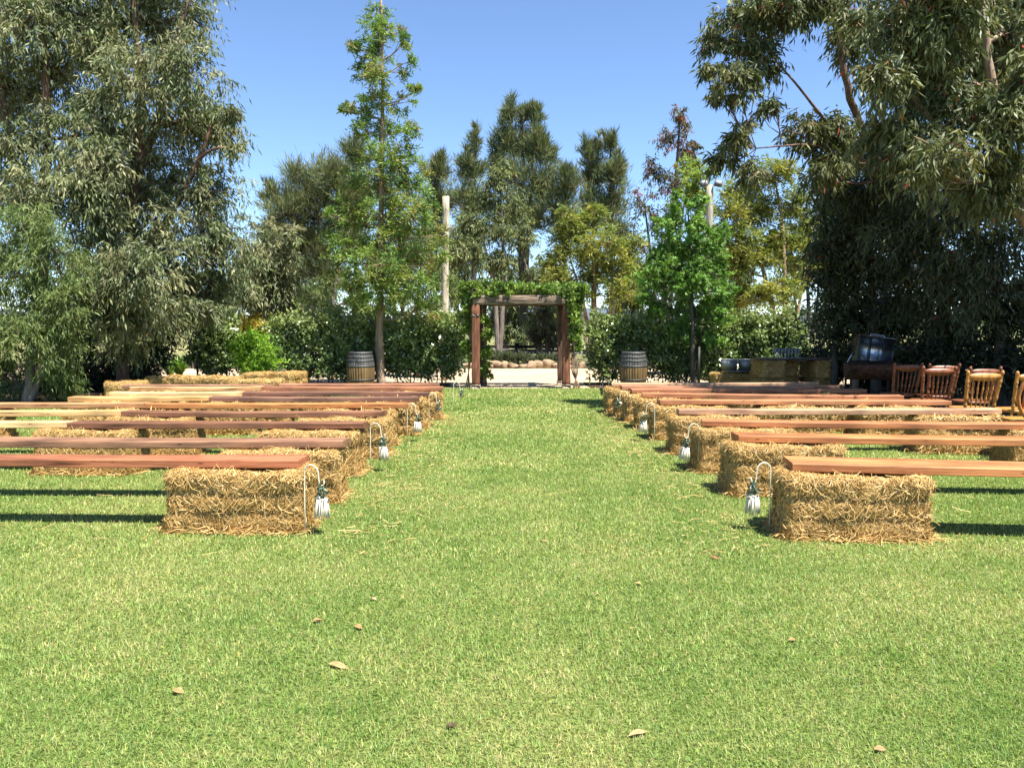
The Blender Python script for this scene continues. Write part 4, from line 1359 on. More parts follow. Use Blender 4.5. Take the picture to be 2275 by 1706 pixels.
def posy_parts(seed, big=True):
    """eucalyptus sprig above a white cotton fringe round a small jar; hangs from z = 0 downwards"""
    r_ = np.random.default_rng(seed)
    n = 90
    P = np.stack([r_.normal(0, 0.018, n), r_.normal(0, 0.016, n), r_.uniform(-0.11, 0.0, n)], 1)
    D = nrm(r_.normal(size=(n, 3)) + np.array((0, 0, -0.2)))
    V, F = leaf_geo(P, D, r_.uniform(0.025, 0.055, n), r_.uniform(0.012, 0.024, n), r_)
    C = np.array([(0.05, 0.085, 0.055), (0.1, 0.14, 0.1), (0.25, 0.3, 0.24), (0.04, 0.06, 0.03)])[r_.choice(4, n, p=[0.4, 0.3, 0.15, 0.15])] * r_.uniform(0.8, 1.2, (n, 1))
    sprig = mesh_np('sprig', V, F, M['gloss'], np.repeat(C, 4, axis=0))
    mb = MB()
    mb.lathe([(0.004, -0.086), (0.031, -0.088), (0.034, -0.094), (0.036, -0.112), (0.033, -0.114)], sides=16, col=(0.62, 0.58, 0.47))
    for k in range(26):
        a = 2 * math.pi * k / 26 + r_.uniform(-0.08, 0.08)
        d = np.array((math.cos(a), math.sin(a), 0))
        sp = r_.uniform(0.95, 1.25)
        l = r_.uniform(0.115, 0.135)
        pts = [d * 0.036 + np.array((0, 0, -0.092)), d * 0.041 * sp + np.array((0, 0, -0.1 - l * 0.5)), d * 0.046 * sp + np.array((0, 0, -0.1 - l))]
        mb.tube(pts, [0.0045, 0.0048, 0.0042], 5, col=np.array((0.74, 0.7, 0.58)) * r_.uniform(0.85, 1.05))
    fringe = mb.mesh('fringe', M['cotton'])
    loop = MB().tube([(0.0, 0, 0.01), (0.004, 0, -0.04), (0, 0, -0.09)], 0.0018, 5, col=(0.8, 0.77, 0.68)).mesh('cord', M['cotton'])
    return sprig, fringe, loop


CROOK = crook_mesh()
POSY = [posy_parts(5), posy_parts(6), posy_parts(7)]
hooksL = [(-1.50, 5.62), (-1.46, 8.05), (-1.36, 10.15), (-1.24, 11.7), (-1.04, 13.95)]
hooksR = [(1.90, 5.72), (1.92, 8.02), (1.85, 10.15), (1.78, 12.1), (1.80, 14.6)]
WH = ['beside the front bale', 'beside the third row', 'beside the fifth row', 'beside the seventh row', 'standing alone nearest the arch']
WH2 = ['beside the front bale', 'beside the third row', 'beside the fifth row', 'beside the seventh row', 'from the stake nearest the arch']
for side, hooks in (('left', hooksL), ('right', hooksR)):
    for k, (x, y) in enumerate(hooks):
        rz = R(-12 + 5 * k) if side == 'left' else R(180 + 10 - 4 * k)
        o = obj('crook_stake', CROOK, None, (x, y, 0), rz)
        tag(o, f'cream metal crook stake {WH[k]} on the {side} of the aisle', 'stake', 'crook stakes along the aisle')
        tip = Vector((x, y, 0)) + Matrix.Rotation(rz, 3, 'Z') @ Vector((0.135, 0, 0.352))
        sp, fr, co = POSY[(k + (side == 'right')) % 3]
        t = thing('hanging_posy', f'{"fringed" if k < 3 else "small leafy"} posy hanging {WH2[k]} on the {side} side', 'posy', tip, R(40 * k), 'posies hanging from the crook stakes')
        obj('sprig', sp, t)
        obj('cord', co, t)
        if k < 3:
            obj('fringe', fr, t)
        if side == 'right':
            t.rotation_euler.x = R(6)

# ------------------------------------------------------------------ timber arch with vine
AX0, AX1, AY = -0.865, 1.305, 18.8
arch = thing('garden_arch', 'heavy weathered timber arch at the end of the aisle, grown over with vine', 'arch', (0.22, AY + 0.5, 0))
aof = np.array((0.22, AY + 0.5, 0))


def sleeper(x, y, z0, z1, w, d, col, seed, name='post', along=None):
    r_ = np.random.default_rng(seed)
    mb = MB()
    n = 12
    V, F = [], []
    prof = [(-w / 2, -d / 2 + 0.02), (-w / 2 + 0.02, -d / 2), (w / 2 - 0.02, -d / 2), (w / 2, -d / 2 + 0.02), (w / 2, d / 2 - 0.02), (w / 2 - 0.02, d / 2), (-w / 2 + 0.02, d / 2), (-w / 2, d / 2 - 0.02)]
    C = []
    for i in range(n):
        z = z0 + (z1 - z0) * i / (n - 1)
        for (px, py) in prof:
            V.append((px + r_.normal(0, 0.004), py + r_.normal(0, 0.004), z + (r_.normal(0, 0.008) if 0 < i < n - 1 else 0)))
            C.append(np.array(col) * r_.uniform(0.75, 1.2))
    m = 8
    for i in range(n - 1):
        for k in range(m):
            a, b_ = i * m + k, i * m + (k + 1) % m
            F.append((a, b_, b_ + m, a + m))
    V += [(0, 0, z0), (0, 0, z1)]
    C += [np.array(col)] * 2
    F3 = []
    for k in range(m):
        F3.append((n * m, (k + 1) % m, k))
        F3.append((n * m + 1, (n - 1) * m + k, (n - 1) * m + (k + 1) % m))
    mb.add(V, F, np.array(C))
    mb.f.append(np.array(F3))
    if along is not None:
        mb.xform(Matrix.Rotation(math.pi / 2, 4, 'Y'))
    return mb.build(name, M['beam' if along is not None else 'timber'], arch, loc=tuple(np.array((x, y, along if along is not None else 0)) - aof))


POSTC = (0.205, 0.088, 0.05)
BEAMC = (0.24, 0.18, 0.13)
for (x, y, s, hh) in ((AX0, AY, 1, 2.0), (AX1, AY + 0.1, 2, 2.215), (AX0 + 0.12, AY + 1.25, 3, 2.0), (AX1 - 0.05, AY + 1.3, 4, 2.0)):
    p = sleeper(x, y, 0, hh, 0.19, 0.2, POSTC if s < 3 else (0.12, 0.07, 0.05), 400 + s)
    fp = MB().box((-0.11, -0.11, 0.0), (0.11, 0.11, 0.10), 0.01, (0.5, 0.42, 0.34))
    o = fp.build('post_shoe', M['timber'], p)
    if s < 3:
        pl = MB().box((-0.10, -0.112, hh - 0.24 - 0.03 * s), (0.10, -0.1005, hh - 0.2 - 0.03 * s), 0.002, (0.06, 0.05, 0.05))
        for q in (-0.06, 0.06):
            pl.lathe([(0.0, 0.016), (0.014, 0.014), (0.018, 0.0)], (q, -0.112, hh - 0.22 - 0.03 * s), 8, (0, -1, 0), (0.45, 0.42, 0.4))
        pl.build('bolt_plate', M['black'], p)
sleeper((AX0 + AX1) / 2 - 0.05, AY - 0.005, -1.09, 1.09, 0.22, 0.2, BEAMC, 410, 'beam', 2.11)
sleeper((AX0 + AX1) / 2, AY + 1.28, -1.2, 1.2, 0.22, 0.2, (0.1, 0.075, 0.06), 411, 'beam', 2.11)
for (x, s) in ((AX0, 412), (AX1, 413)):
    cb = MB().box((-0.075, -0.1, 0), (0.075, 1.5, 0.15), 0.012, (0.13, 0.09, 0.07))
    cb.build('cross_beam', M['timber'], arch, loc=tuple(np.array((x, AY, 2.23)) - aof))
# vine on the arch
vst = [[(Vector((AX1 + 0.16 + 0.05 * k, AY + 0.12 + 0.06 * k, -0.02)), 0.016), (Vector((AX1 + 0.3 - 0.05 * k, AY + 0.1, 0.45)), 0.014), (Vector((AX1 + 0.12 + 0.03 * k, AY + 0.1, 1.2)), 0.012), (Vector((AX1 + 0.1, AY + 0.2, 2.3)), 0.01)] for k in range(5)]
vst += [[(Vector((AX0 - 0.16 - 0.05 * k, AY + 0.15, -0.02)), 0.016), (Vector((AX0 - 0.2 + 0.04 * k, AY + 0.2, 0.7)), 0.012), (Vector((AX0 - 0.12, AY + 0.3, 2.3)), 0.01)] for k in range(3)]
vst += [[(Vector((AX0 + 0.15, AY + 1.05, -0.02)), 0.014), (Vector((AX0 + 0.2, AY + 0.95, 0.7)), 0.012), (Vector((AX0 + 0.12, AY + 0.9, 2.1)), 0.01)]]
vb = []
for k in range(12):
    f = k / 11
    vb.append((np.array((AX0 - 0.22 + (AX1 - AX0 + 0.55) * f, AY + 0.12, 2.38 + 0.04 * math.sin(5 * f + 1))), 0.21, 0.28, 0.125))
    vb.append((np.array((AX0 - 0.15 + (AX1 - AX0 + 0.4) * f, AY + 0.85, 2.4)), 0.2, 0.32, 0.12))
for (x, z, rx, rz) in ((AX0 - 0.2, 2.18, 0.15, 0.18), (AX0 - 0.17, 1.8, 0.12, 0.22), (AX0 - 0.2, 1.4, 0.13, 0.22), (AX0 - 0.2, 0.95, 0.15, 0.22), (AX1 + 0.24, 2.15, 0.16, 0.2), (AX1 + 0.2, 1.85, 0.15, 0.2), (AX1 + 0.18, 1.55, 0.16, 0.18), (AX1 + 0.22, 1.25, 0.13, 0.16), (AX1 + 0.25, 1.0, 0.1, 0.14)):
    vb.append((np.array((x, AY + 0.2, z)), rx, 0.18, rz))
for (x, z, rx, rz) in ((AX0 + 0.05, 2.26, 0.2, 0.1), (AX0 + 0.45, 2.27, 0.16, 0.07), (AX1 - 0.05, 2.28, 0.16, 0.08), (AX1 - 0.5, 2.28, 0.14, 0.06)):
    vb.append((np.array((x, AY - 0.06, z)), rx, 0.12, rz))
for (x, z, rx, rz) in ((AX1 + 0.1, 2.0, 0.1, 0.16), (AX1 + 0.12, 1.62, 0.1, 0.16), (AX1 + 0.14, 1.3, 0.08, 0.14)):
    vb.append((np.array((x, AY - 0.06, z)), rx, 0.1, rz))
for (z, rz) in ((0.45, 0.2), (0.8, 0.2), (1.2, 0.2), (1.6, 0.2)):
    vb.append((np.array((AX0 + 0.22, AY + 1.0, z)), 0.11, 0.12, rz))
tree('climbing_vine', 'green vine covering the top and sides of the timber arch', 'vine', vst, vb, 'vine', 'bark_tan', 420, limb=0.008, twigr=0.003)

# ------------------------------------------------------------------ wine barrels
def make_barrel(label, x, y, rz):
    t = thing('wine_barrel', label, 'barrel', (x, y, 0), rz, 'wine barrels on the lawn edge')
    H, Rm, Re = 0.88, 0.335, 0.275

    def rad(z):
        return Re + (Rm - Re) * (1 - ((z - H / 2) / (H / 2)) ** 2)
    n = 30
    r_ = random.Random(int(abs(x) * 100))
    up, lo = MB(), MB()
    for k in range(n):
        a0, a1 = 2 * math.pi * (k + 0.04) / n, 2 * math.pi * (k + 0.96) / n
        am = (a0 + a1) / 2
        g = r_.uniform(0.75, 1.2)
        for (mb, zz, col) in ((lo, np.linspace(0, 0.50, 7), np.array((0.2, 0.125, 0.055)) * g), (up, np.linspace(0.50, H, 7), np.array((0.105, 0.1, 0.095)) * g)):  # upper staves darker and greyer: shade put into their colour
            V = []
            for z in zz:
                r0 = rad(z)
                V += [((r0 - 0.012) * math.cos(a0), (r0 - 0.012) * math.sin(a0), z), (r0 * math.cos(a0), r0 * math.sin(a0), z), ((r0 + 0.003) * math.cos(am), (r0 + 0.003) * math.sin(am), z), (r0 * math.cos(a1), r0 * math.sin(a1), z), ((r0 - 0.012) * math.cos(a1), (r0 - 0.012) * math.sin(a1), z)]
            F = [(i * 5 + j, i * 5 + j + 1, i * 5 + j + 6, i * 5 + j + 5) for i in range(6) for j in range(4)]
            mb.add(V, F, col)
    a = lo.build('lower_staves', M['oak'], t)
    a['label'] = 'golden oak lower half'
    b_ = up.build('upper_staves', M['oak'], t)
    b_['label'] = 'dark grey upper half, shade put into its colour'
    MB().lathe([(0.0, H - 0.03), (rad(H) - 0.02, H - 0.03), (rad(H) - 0.02, H - 0.05)], sides=30, col=(0.2, 0.19, 0.18)).build('head', M['oak'], t)
    for z, w in ((0.05, 0.04), (0.2, 0.035), (0.53, 0.04), (0.66, 0.035), (0.75, 0.035), (0.845, 0.05)):
        MB().lathe([(rad(z - w / 2) + 0.002, z - w / 2), (rad(z - w / 2) + 0.007, z - w / 2), (rad(z + w / 2) + 0.007, z + w / 2), (rad(z + w / 2) + 0.002, z + w / 2)], sides=36).build('hoop', M['hoop'], t, smooth=True)
    return t


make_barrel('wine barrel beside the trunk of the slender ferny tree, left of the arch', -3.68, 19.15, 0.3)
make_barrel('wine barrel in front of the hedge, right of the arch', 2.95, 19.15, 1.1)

# ------------------------------------------------------------------ poles and stakes
def pole(name, label, cat, u, Y, ztop, r0, lean, col):
    p = at(u, 700, Y)
    t = thing(name, label, cat, (p.x, Y, 0))
    r_ = np.random.default_rng(int(u))
    n = 14
    P = [(lean * k / (n - 1) + r_.normal(0, 0.006), r_.normal(0, 0.006), ztop * k / (n - 1)) for k in range(n)]
    mb = MB().tube(P, [r0 * (1.06 - 0.14 * k / (n - 1)) * r_.uniform(0.97, 1.03) for k in range(n)], 14, col=col)
    mb.build('post', M['timber'], t, smooth=True)
    return t, P[-1]


pole('timber_pole', 'tall plain pale timber pole left of the arch', 'pole', 986, 22.0, 5.05, 0.105, 0.07, (0.52, 0.45, 0.33))
tp, top = pole('light_pole', 'pale timber pole topped by two floodlights behind the bright green young tree', 'pole', 1572, 22.0, 5.35, 0.1, 0.0, (0.46, 0.42, 0.32))
for sx in (-1, 1):
    f = MB().box((-0.11, -0.05, -0.08), (0.11, 0.05, 0.08), 0.012, (0.12, 0.125, 0.13))
    f.box((-0.09, -0.056, -0.06), (0.09, -0.0505, 0.06), 0.0, (0.3, 0.31, 0.32))
    o = f.build('floodlight', M['black'], tp, loc=(top[0] + sx * 0.2, -0.12, 5.38))
    o.rotation_euler = (R(-20), R(14 * sx), R(-15 * sx))
    br = MB().tube([(0, 0, 0.0), (-sx * 0.08, 0.08, -0.06)], 0.014, 6, col=(0.3, 0.3, 0.3)).build('bracket', M['black'], o)
for (u, Y, zt, lab) in ((438, 19.6, 1.35, 'black steel picket stake beside the left hedge end'), (1553, 19.0, 1.0, 'black steel picket stake beside the trunk of the bright green young tree')):
    p = at(u, 800, Y)
    mb = MB()
    for a in (90, 210, 330):
        d = Vector((math.cos(R(a)), math.sin(R(a)), 0)) * 0.022
        mb.box((min(0, d.x) - 0.003, min(0, d.y) - 0.003, -0.02), (max(0, d.x) + 0.003, max(0, d.y) + 0.003, zt), 0, (0.03, 0.03, 0.03))
    tag(obj('picket_stake', mb.mesh('picket_stake', M['black']), None, (p.x, Y, 0)), lab, 'stake')

# ------------------------------------------------------------------ rocks and fence beyond the path
def rock_mesh(seed):
    r_ = np.random.default_rng(seed)
    import bmesh
    bm = bmesh.new()
    bmesh.ops.create_icosphere(bm, subdivisions=2, radius=1.0)
    dirs = nrm(r_.normal(size=(7, 3)))
    cut = r_.uniform(0.3, 0.7, 7)
    for v in bm.verts:
        p = np.array(v.co)
        for d, c in zip(dirs, cut):
            s = p @ d
            if s > c:
                p = p - d * (s - c)
        v.co = p + r_.normal(0, 0.02, 3)
    me = bpy.data.meshes.new('rock')
    bm.to_mesh(me)
    bm.free()
    V = np.array([v.co[:] for v in me.vertices])
    F = np.array([p.vertices[:] for p in me.polygons])
    return mesh_np('rock', V, F, M['stone'], np.array((0.34, 0.245, 0.155)) * r_.uniform(0.75, 1.2, (len(V), 1)))


RK = [rock_mesh(k) for k in range(5)]
rocks = [(1078, 0.30, 0.2), (1088, 0.36, 0.26), (1105, 0.62, 0.44), (1122, 0.40, 0.40), (1138, 0.58, 0.42), (1159, 0.50, 0.36), (1178, 0.62, 0.46), (1195, 0.55, 0.48), (1217, 0.75, 0.5), (1241, 0.62, 0.34), (1262, 0.5, 0.38), (1290, 0.55, 0.4), (1040, 0.5, 0.36), (1015, 0.5, 0.3)]
for k, (u, w, h) in enumerate(rocks):
    p = at(u, 820, 28.0 + 0.08 * ((k * 7) % 3))
    o = obj('rock', RK[k % 5], None, (p.x, p.y, h * 0.2), k * 1.3)
    o.scale = (w / 2 * 1.1, w / 2 * 0.75, h / 2 * 0.85)
    o.rotation_euler = (0.2 * math.sin(k), 0.2 * math.cos(k * 2), k * 1.3)
    vis = sorted(range(len(rocks)), key=lambda q: rocks[q][0]).index(k)
    ordn = ['first', 'second', 'third', 'fourth', 'fifth', 'sixth', 'seventh', 'eighth', 'ninth', 'tenth', 'eleventh', 'twelfth', 'thirteenth', 'fourteenth'][vis]
    tag(o, f'tan rock edging the path beyond the arch, {ordn} from the left', 'rock', 'rocks edging the path')

fence = thing('rail_fence', 'low weathered rail fence behind the rocks, seen through the arch', 'fence', (0, 31.8, 0))
r_ = np.random.default_rng(8)
for k in range(9):
    x = -9 + 2.3 * k
    MB().box((-0.1, -0.1, -0.05), (0.1, 0.1, 0.82), 0.02, np.array((0.16, 0.13, 0.11))).build('post', M['timber'], fence, loc=(x, 0.0, 0))
for k in range(8):
    x = -9 + 2.3 * k
    g = r_.uniform(0.8, 1.2)
    a = MB().box((-1.12, -0.05, 0), (1.12, 0.05, 0.2), 0.015, np.array((0.42, 0.38, 0.34)) * g).build('lower_rail', M['timber'], fence, loc=(x + 1.15, -0.16, 0.36 + r_.normal(0, 0.008)))
    a = MB().box((-1.14, -0.05, 0), (1.14, 0.05, 0.13), 0.015, np.array((0.08, 0.065, 0.055)) * g).build('top_rail', M['timber'], fence, loc=(x + 1.15, -0.16, 0.6 + r_.normal(0, 0.008)))

# ------------------------------------------------------------------ bar, tubs, glasses
GBAR = 'straw bales under the bar'
BY_ = 16.9
for (x, lab) in ((5.5, 'at the left end of the bar'), (6.6, 'under the right part of the bar')):
    bale(x, BY_ + 0.1, f'lower straw bale of the stack {lab}', 0.0, 90, GBAR, True)
    bale(x + 0.02, BY_ + 0.1, f'upper straw bale of the stack {lab}', 0.385, 90, GBAR, True)
bale(5.95, BY_ + 0.55, 'lower shaded straw bale set back beside the left bar stack', 0.0, 92, GBAR, True)
bale(5.96, BY_ + 0.55, 'upper shaded straw bale set back beside the left bar stack', 0.385, 89, GBAR, True)
o = plank(5.22, BY_ - 0.1, 7.35, BY_ - 0.02, 0.6, 0.04, (0.12, 0.08, 0.06), 'dark timber board laid over straw bales as a bar top', 131, 0.778, 'bar')
bale(5.05, 18.0, 'straw bale left of the bar carrying two galvanised tubs', 0.0, 2, GBAR, False, 0.95)


def tub(label, x, y, z):
    t = thing('galvanised_tub', label, 'tub', (x, y, z), 0, 'galvanised tubs')
    MB().lathe([(0.0, 0.006), (0.155, 0.006), (0.158, 0.0), (0.19, 0.26), (0.186, 0.26), (0.152, 0.012), (0, 0.012)], sides=26).build('body', M['galv'], t, smooth=True)
    a = [(0.19 * math.cos(q), 0.19 * math.sin(q), 0.262) for q in np.linspace(0, 2 * math.pi, 27)]
    MB().tube(a, 0.008, 6, cap=False).build('rim', M['galv'], t, smooth=True)
    for s in (-1, 1):
        MB().tube([(s * 0.184, -0.05, 0.2), (s * 0.215, -0.05, 0.225), (s * 0.215, 0.05, 0.225), (s * 0.184, 0.05, 0.2)], 0.006, 6).build('handle', M['galv'], t, smooth=True)
    return t


tray = MB().lathe([(0, 0), (0.42, 0), (0.46, 0.02), (0.455, 0.024), (0.415, 0.006), (0, 0.006)], sides=32)
o = tray.build('tray', M['galv'], None, True, (5.12, 17.85, 0.468))
o.scale = (0.8, 0.5, 1)
tag(o, 'galvanised tray under the two tubs on the left bale', 'tray')
tub('left one of the two galvanised tubs on the straw bale', 4.93, 17.85, 0.476)
tub('right one of the two galvanised tubs on the straw bale', 5.33, 17.86, 0.476)
gl = MB().lathe([(0.0, 0.0), (0.032, 0.0), (0.03, 0.006), (0.006, 0.012), (0.005, 0.085), (0.024, 0.1), (0.036, 0.14), (0.033, 0.2), (0.031, 0.2), (0.034, 0.14), (0.022, 0.103), (0.0, 0.093)], sides=14)
GLASS = gl.mesh('wine_glass', M['glass'], True)
for r0 in range(2):
    for k in range(8):
        o = obj('wine_glass', GLASS, None, (5.58 + 0.072 * k + 0.03 * r0, BY_ - 0.2 + 0.12 * r0, 0.823))
        tag(o, f'clear stemmed glass on the bar, {ORD[k] if k else "first"} from the left in the {["front", "back"][r0]} row', 'glass', 'glasses lined up on the bar')

# ------------------------------------------------------------------ drum barbecue
bq = thing('drum_barbecue', 'rusty half-drum barbecue on legs with its steel lid open', 'barbecue', (6.42, 14.1, 0), R(-14))


def half_drum(r, L, a0, a1, n=16, t=0.006, col=(0.2, 0.09, 0.05)):
    mb = MB()
    V, F = [], []
    for i in range(n + 1):
        a = a0 + (a1 - a0) * i / n
        for rr in (r, r - t):
            for x in (-L / 2, L / 2):
                V.append((x, rr * math.cos(a), rr * math.sin(a)))
    for i in range(n):
        b_ = i * 4
        F += [(b_, b_ + 4, b_ + 5, b_ + 1), (b_ + 2, b_ + 3, b_ + 7, b_ + 6), (b_, b_ + 2, b_ + 6, b_ + 4), (b_ + 1, b_ + 5, b_ + 7, b_ + 3)]
    for q in (0, n):
        F.append((q * 4, q * 4 + 1, q * 4 + 3, q * 4 + 2))
    mb.add(V, F, col)
    for x in (-L / 2, L / 2 - t):
        W = []
        for dx in (0.0005, t - 0.0005):
            W.append((x + dx, 0, 0))
            for i in range(n + 1):
                a = a0 + (a1 - a0) * i / n
                W.append((x + dx, (r - t - 0.0005) * math.cos(a), (r - t - 0.0005) * math.sin(a)))
        k = n + 2
        T = []
        for i in range(n):
            T += [(0, 1 + i, 2 + i), (k, k + 2 + i, k + 1 + i)]
        mb.add(W, T, col)
    return mb


RB = 0.29
half_drum(RB, 0.82, math.pi, 2 * math.pi, col=(0.085, 0.036, 0.022)).build('fire_box', M['rust'], bq, loc=(0, 0, 0.83))
lid = half_drum(RB - 0.02, 0.6, 0, math.pi, col=(0.6, 0.6, 0.6)).build('lid', M['steel'], bq, loc=(0.0, 0.30, 0.86))
lid.location = (0.08, 0.31, 0.87)
lid.rotation_euler = (R(-108), R(8), 0)
lid.location = (0.16, 0.36, 1.05)
MB().tube([(-0.12, -RB + 0.02, 0.03), (-0.12, -RB - 0.03, 0.05), (0.12, -RB - 0.03, 0.05), (0.12, -RB + 0.02, 0.03)], 0.01, 6, col=(0.3, 0.3, 0.3)).build('handle', M['steel'], lid, smooth=True)
for x in (-0.1, 0.1):
    o = half_drum(RB - 0.028, 0.012, 0.02, math.pi - 0.02).build('seam_rib', M['steel'], lid, loc=(x, 0, 0))
MB().tube([(-0.38, 0.05, 0.84), (-0.2, 0.3, 1.12)], 0.008, 6, col=(0.4, 0.4, 0.4)).build('lid_stay', M['steel'], bq)
for (sx, sy) in ((-1, -1), (1, -1), (-1, 1), (1, 1)):
    MB().box((sx * 0.36 - 0.018, sy * 0.27 - 0.018, 0), (sx * 0.36 + 0.018, sy * 0.27 + 0.018, 0.86), 0.003, (0.12, 0.08, 0.06)).build('leg', M['rust'], bq)
for sy in (-1, 1):
    MB().box((-0.43, sy * 0.305 - 0.012, 0.83), (0.43, sy * 0.305 + 0.012, 0.865), 0.003, (0.045, 0.03, 0.022)).build('rim_bar', M['rust'], bq)
MB().box((-0.34, -0.25, 0.26), (0.34, 0.25, 0.275), 0.002, (0.1, 0.07, 0.06)).build('shelf', M['rust'], bq)
g = MB()
for k in range(17):
    g.tube([(-0.38 + 0.76 * k / 16, -0.25, 0.845), (-0.38 + 0.76 * k / 16, 0.25, 0.845)], 0.004, 4, col=(0.1, 0.09, 0.08))
g.build('grill', M['black'], bq)

# ------------------------------------------------------------------ chairs
def turned(mb, A, B, r, beads, col, sides=10):
    """a turned spindle from A to B: r base radius, beads = list of (pos, width, extra)"""
    A, B = np.array(A, float), np.array(B, float)
    L = np.linalg.norm(B - A)
    prof = []
    for k in range(29):
        s = k / 28
        rr = r * (0.8 + 0.35 * math.sin(math.pi * s))
        for (p, w, e) in beads:
            rr += r * e * math.exp(-((s - p) / w) ** 2)
        prof.append((rr, s * L))
    prof = [(0.0, 0.0)] + prof + [(0.0, L)]
    return mb.lathe(prof, A, sides, B - A, col)


def chair_meshes(col, dark):
    parts = []

    def add(name, mb, smooth=True):
        parts.append((name, mb.mesh(name, M['chair'], smooth)))
    # seat: saddle slab. chair faces +Y, back at y = -0.2
    mb = MB()
    n = 24
    V, F = [], []
    for (z, sc) in ((0.425, 0.9), (0.43, 0.97), (0.445, 1.0), (0.462, 0.985), (0.465, 0.93)):
        for k in range(n):
            a = 2 * math.pi * k / n
            ca, sa = math.cos(a), math.sin(a)
            x = 0.22 * sc * math.copysign(abs(ca) ** 0.6, ca) * (1 + 0.06 * sa)
            y = 0.21 * sc * math.copysign(abs(sa) ** 0.6, sa)
            V.append((x, y + 0.02, z))
    for i in range(4):
        for k in range(n):
            a, b_ = i * n + k, i * n + (k + 1) % n
            F.append((a, b_, b_ + n, a + n))
    V += [(0, 0.02, 0.425), (0, 0.02, 0.458)]
    c0 = len(V) - 2
    T = []
    for k in range(n):
        T += [(c0, (k + 1) % n, k, k), (c0 + 1, 4 * n + k, 4 * n + (k + 1) % n, 4 * n + (k + 1) % n)]
    F4 = np.array(F + T)
    tri = np.concatenate([F4[:, [0, 1, 2]], F4[:, [0, 2, 3]]])
    tri = tri[(tri[:, 0] != tri[:, 2]) & (tri[:, 2] != tri[:, 1])]
    mb.add(V, tri, col)
    add('seat', mb)
    bd = [(0.12, 0.03, 0.5), (0.2, 0.02, -0.3), (0.3, 0.05, 0.35), (0.62, 0.02, 0.4), (0.66, 0.015, -0.35), (0.72, 0.03, 0.4), (0.94, 0.025, 0.55), (0.99, 0.012, -0.3)]
    for s in (-1, 1):
        add('back_post', turned(MB(), (s * 0.175, -0.16, 0.45), (s * 0.215, -0.27, 0.95), 0.0185, bd, col))
    lg = [(0.3, 0.03, 0.5), (0.36, 0.02, -0.25), (0.6, 0.04, 0.35), (0.75, 0.02, 0.5)]
    for (sx, sy) in ((-1, 1), (1, 1), (-1, -1), (1, -1)):
        add('leg', turned(MB(), (sx * 0.215, sy * 0.2 + 0.02, 0.0), (sx * 0.16, sy * 0.145 + 0.02, 0.43), 0.018, lg, col))
    for s in (-1, 1):
        add('stretcher', turned(MB(), (s * 0.195, -0.16, 0.17), (s * 0.195, 0.2, 0.17), 0.011, [(0.5, 0.1, 0.5)], col, 8))
    add('stretcher', turned(MB(), (-0.195, 0.03, 0.172), (0.195, 0.03, 0.172), 0.011, [(0.5, 0.1, 0.5)], col, 8))
    # top rail: shaped, curved in plan
    mb = MB()
    V, F = [], []
    n = 17
    for k in range(n):
        s = -1 + 2 * k / (n - 1)
        x = s * 0.2
        yb = -0.246 - 0.012 * (1 - s * s)
        zt = 0.895 + 0.022 * (1 - s ** 4)
        zb = 0.815 + 0.022 * s * s * (1 if abs(s) < 0.75 else 1.5)
        V += [(x, yb - 0.011, zb), (x, yb + 0.011, zb + 0.002), (x, yb + 0.009 - 0.02, zt), (x, yb - 0.009 - 0.02, zt)]
    for k in range(n - 1):
        b_ = k * 4
        for j in range(4):
            F.append((b_ + j, b_ + (j + 1) % 4, b_ + 4 + (j + 1) % 4, b_ + 4 + j))
    F += [(0, 3, 2, 1), ((n - 1) * 4, (n - 1) * 4 + 1, (n - 1) * 4 + 2, (n - 1) * 4 + 3)]
    mb.add(V, F, col)
    add('top_rail', mb, False)
    for k in range(5):
        s = (k - 2) / 2
        add('spindle', turned(MB(), (s * 0.105, -0.165 - 0.008 * (1 - s * s), 0.455), (s * 0.135, -0.243 - 0.01 * (1 - s * s), 0.825), 0.0082, [(0.35, 0.05, 0.7), (0.46, 0.02, -0.3), (0.7, 0.06, 0.5)], col, 8))
    return parts


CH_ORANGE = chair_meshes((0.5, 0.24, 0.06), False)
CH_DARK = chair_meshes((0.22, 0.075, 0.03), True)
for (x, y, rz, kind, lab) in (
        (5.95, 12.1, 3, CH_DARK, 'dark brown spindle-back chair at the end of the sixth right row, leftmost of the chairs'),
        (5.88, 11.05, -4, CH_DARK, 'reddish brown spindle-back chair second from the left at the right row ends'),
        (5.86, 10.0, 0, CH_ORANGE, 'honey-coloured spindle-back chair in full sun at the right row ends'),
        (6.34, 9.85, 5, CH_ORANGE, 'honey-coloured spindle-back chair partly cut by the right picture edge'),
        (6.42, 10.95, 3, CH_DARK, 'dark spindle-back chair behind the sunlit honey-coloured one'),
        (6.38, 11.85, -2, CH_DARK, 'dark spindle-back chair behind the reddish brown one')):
    t = thing('spindle_chair', lab, 'chair', (x, y, 0), R(rz), 'wooden spindle-back chairs')
    for (nm, me) in kind:
        obj(nm, me, t)
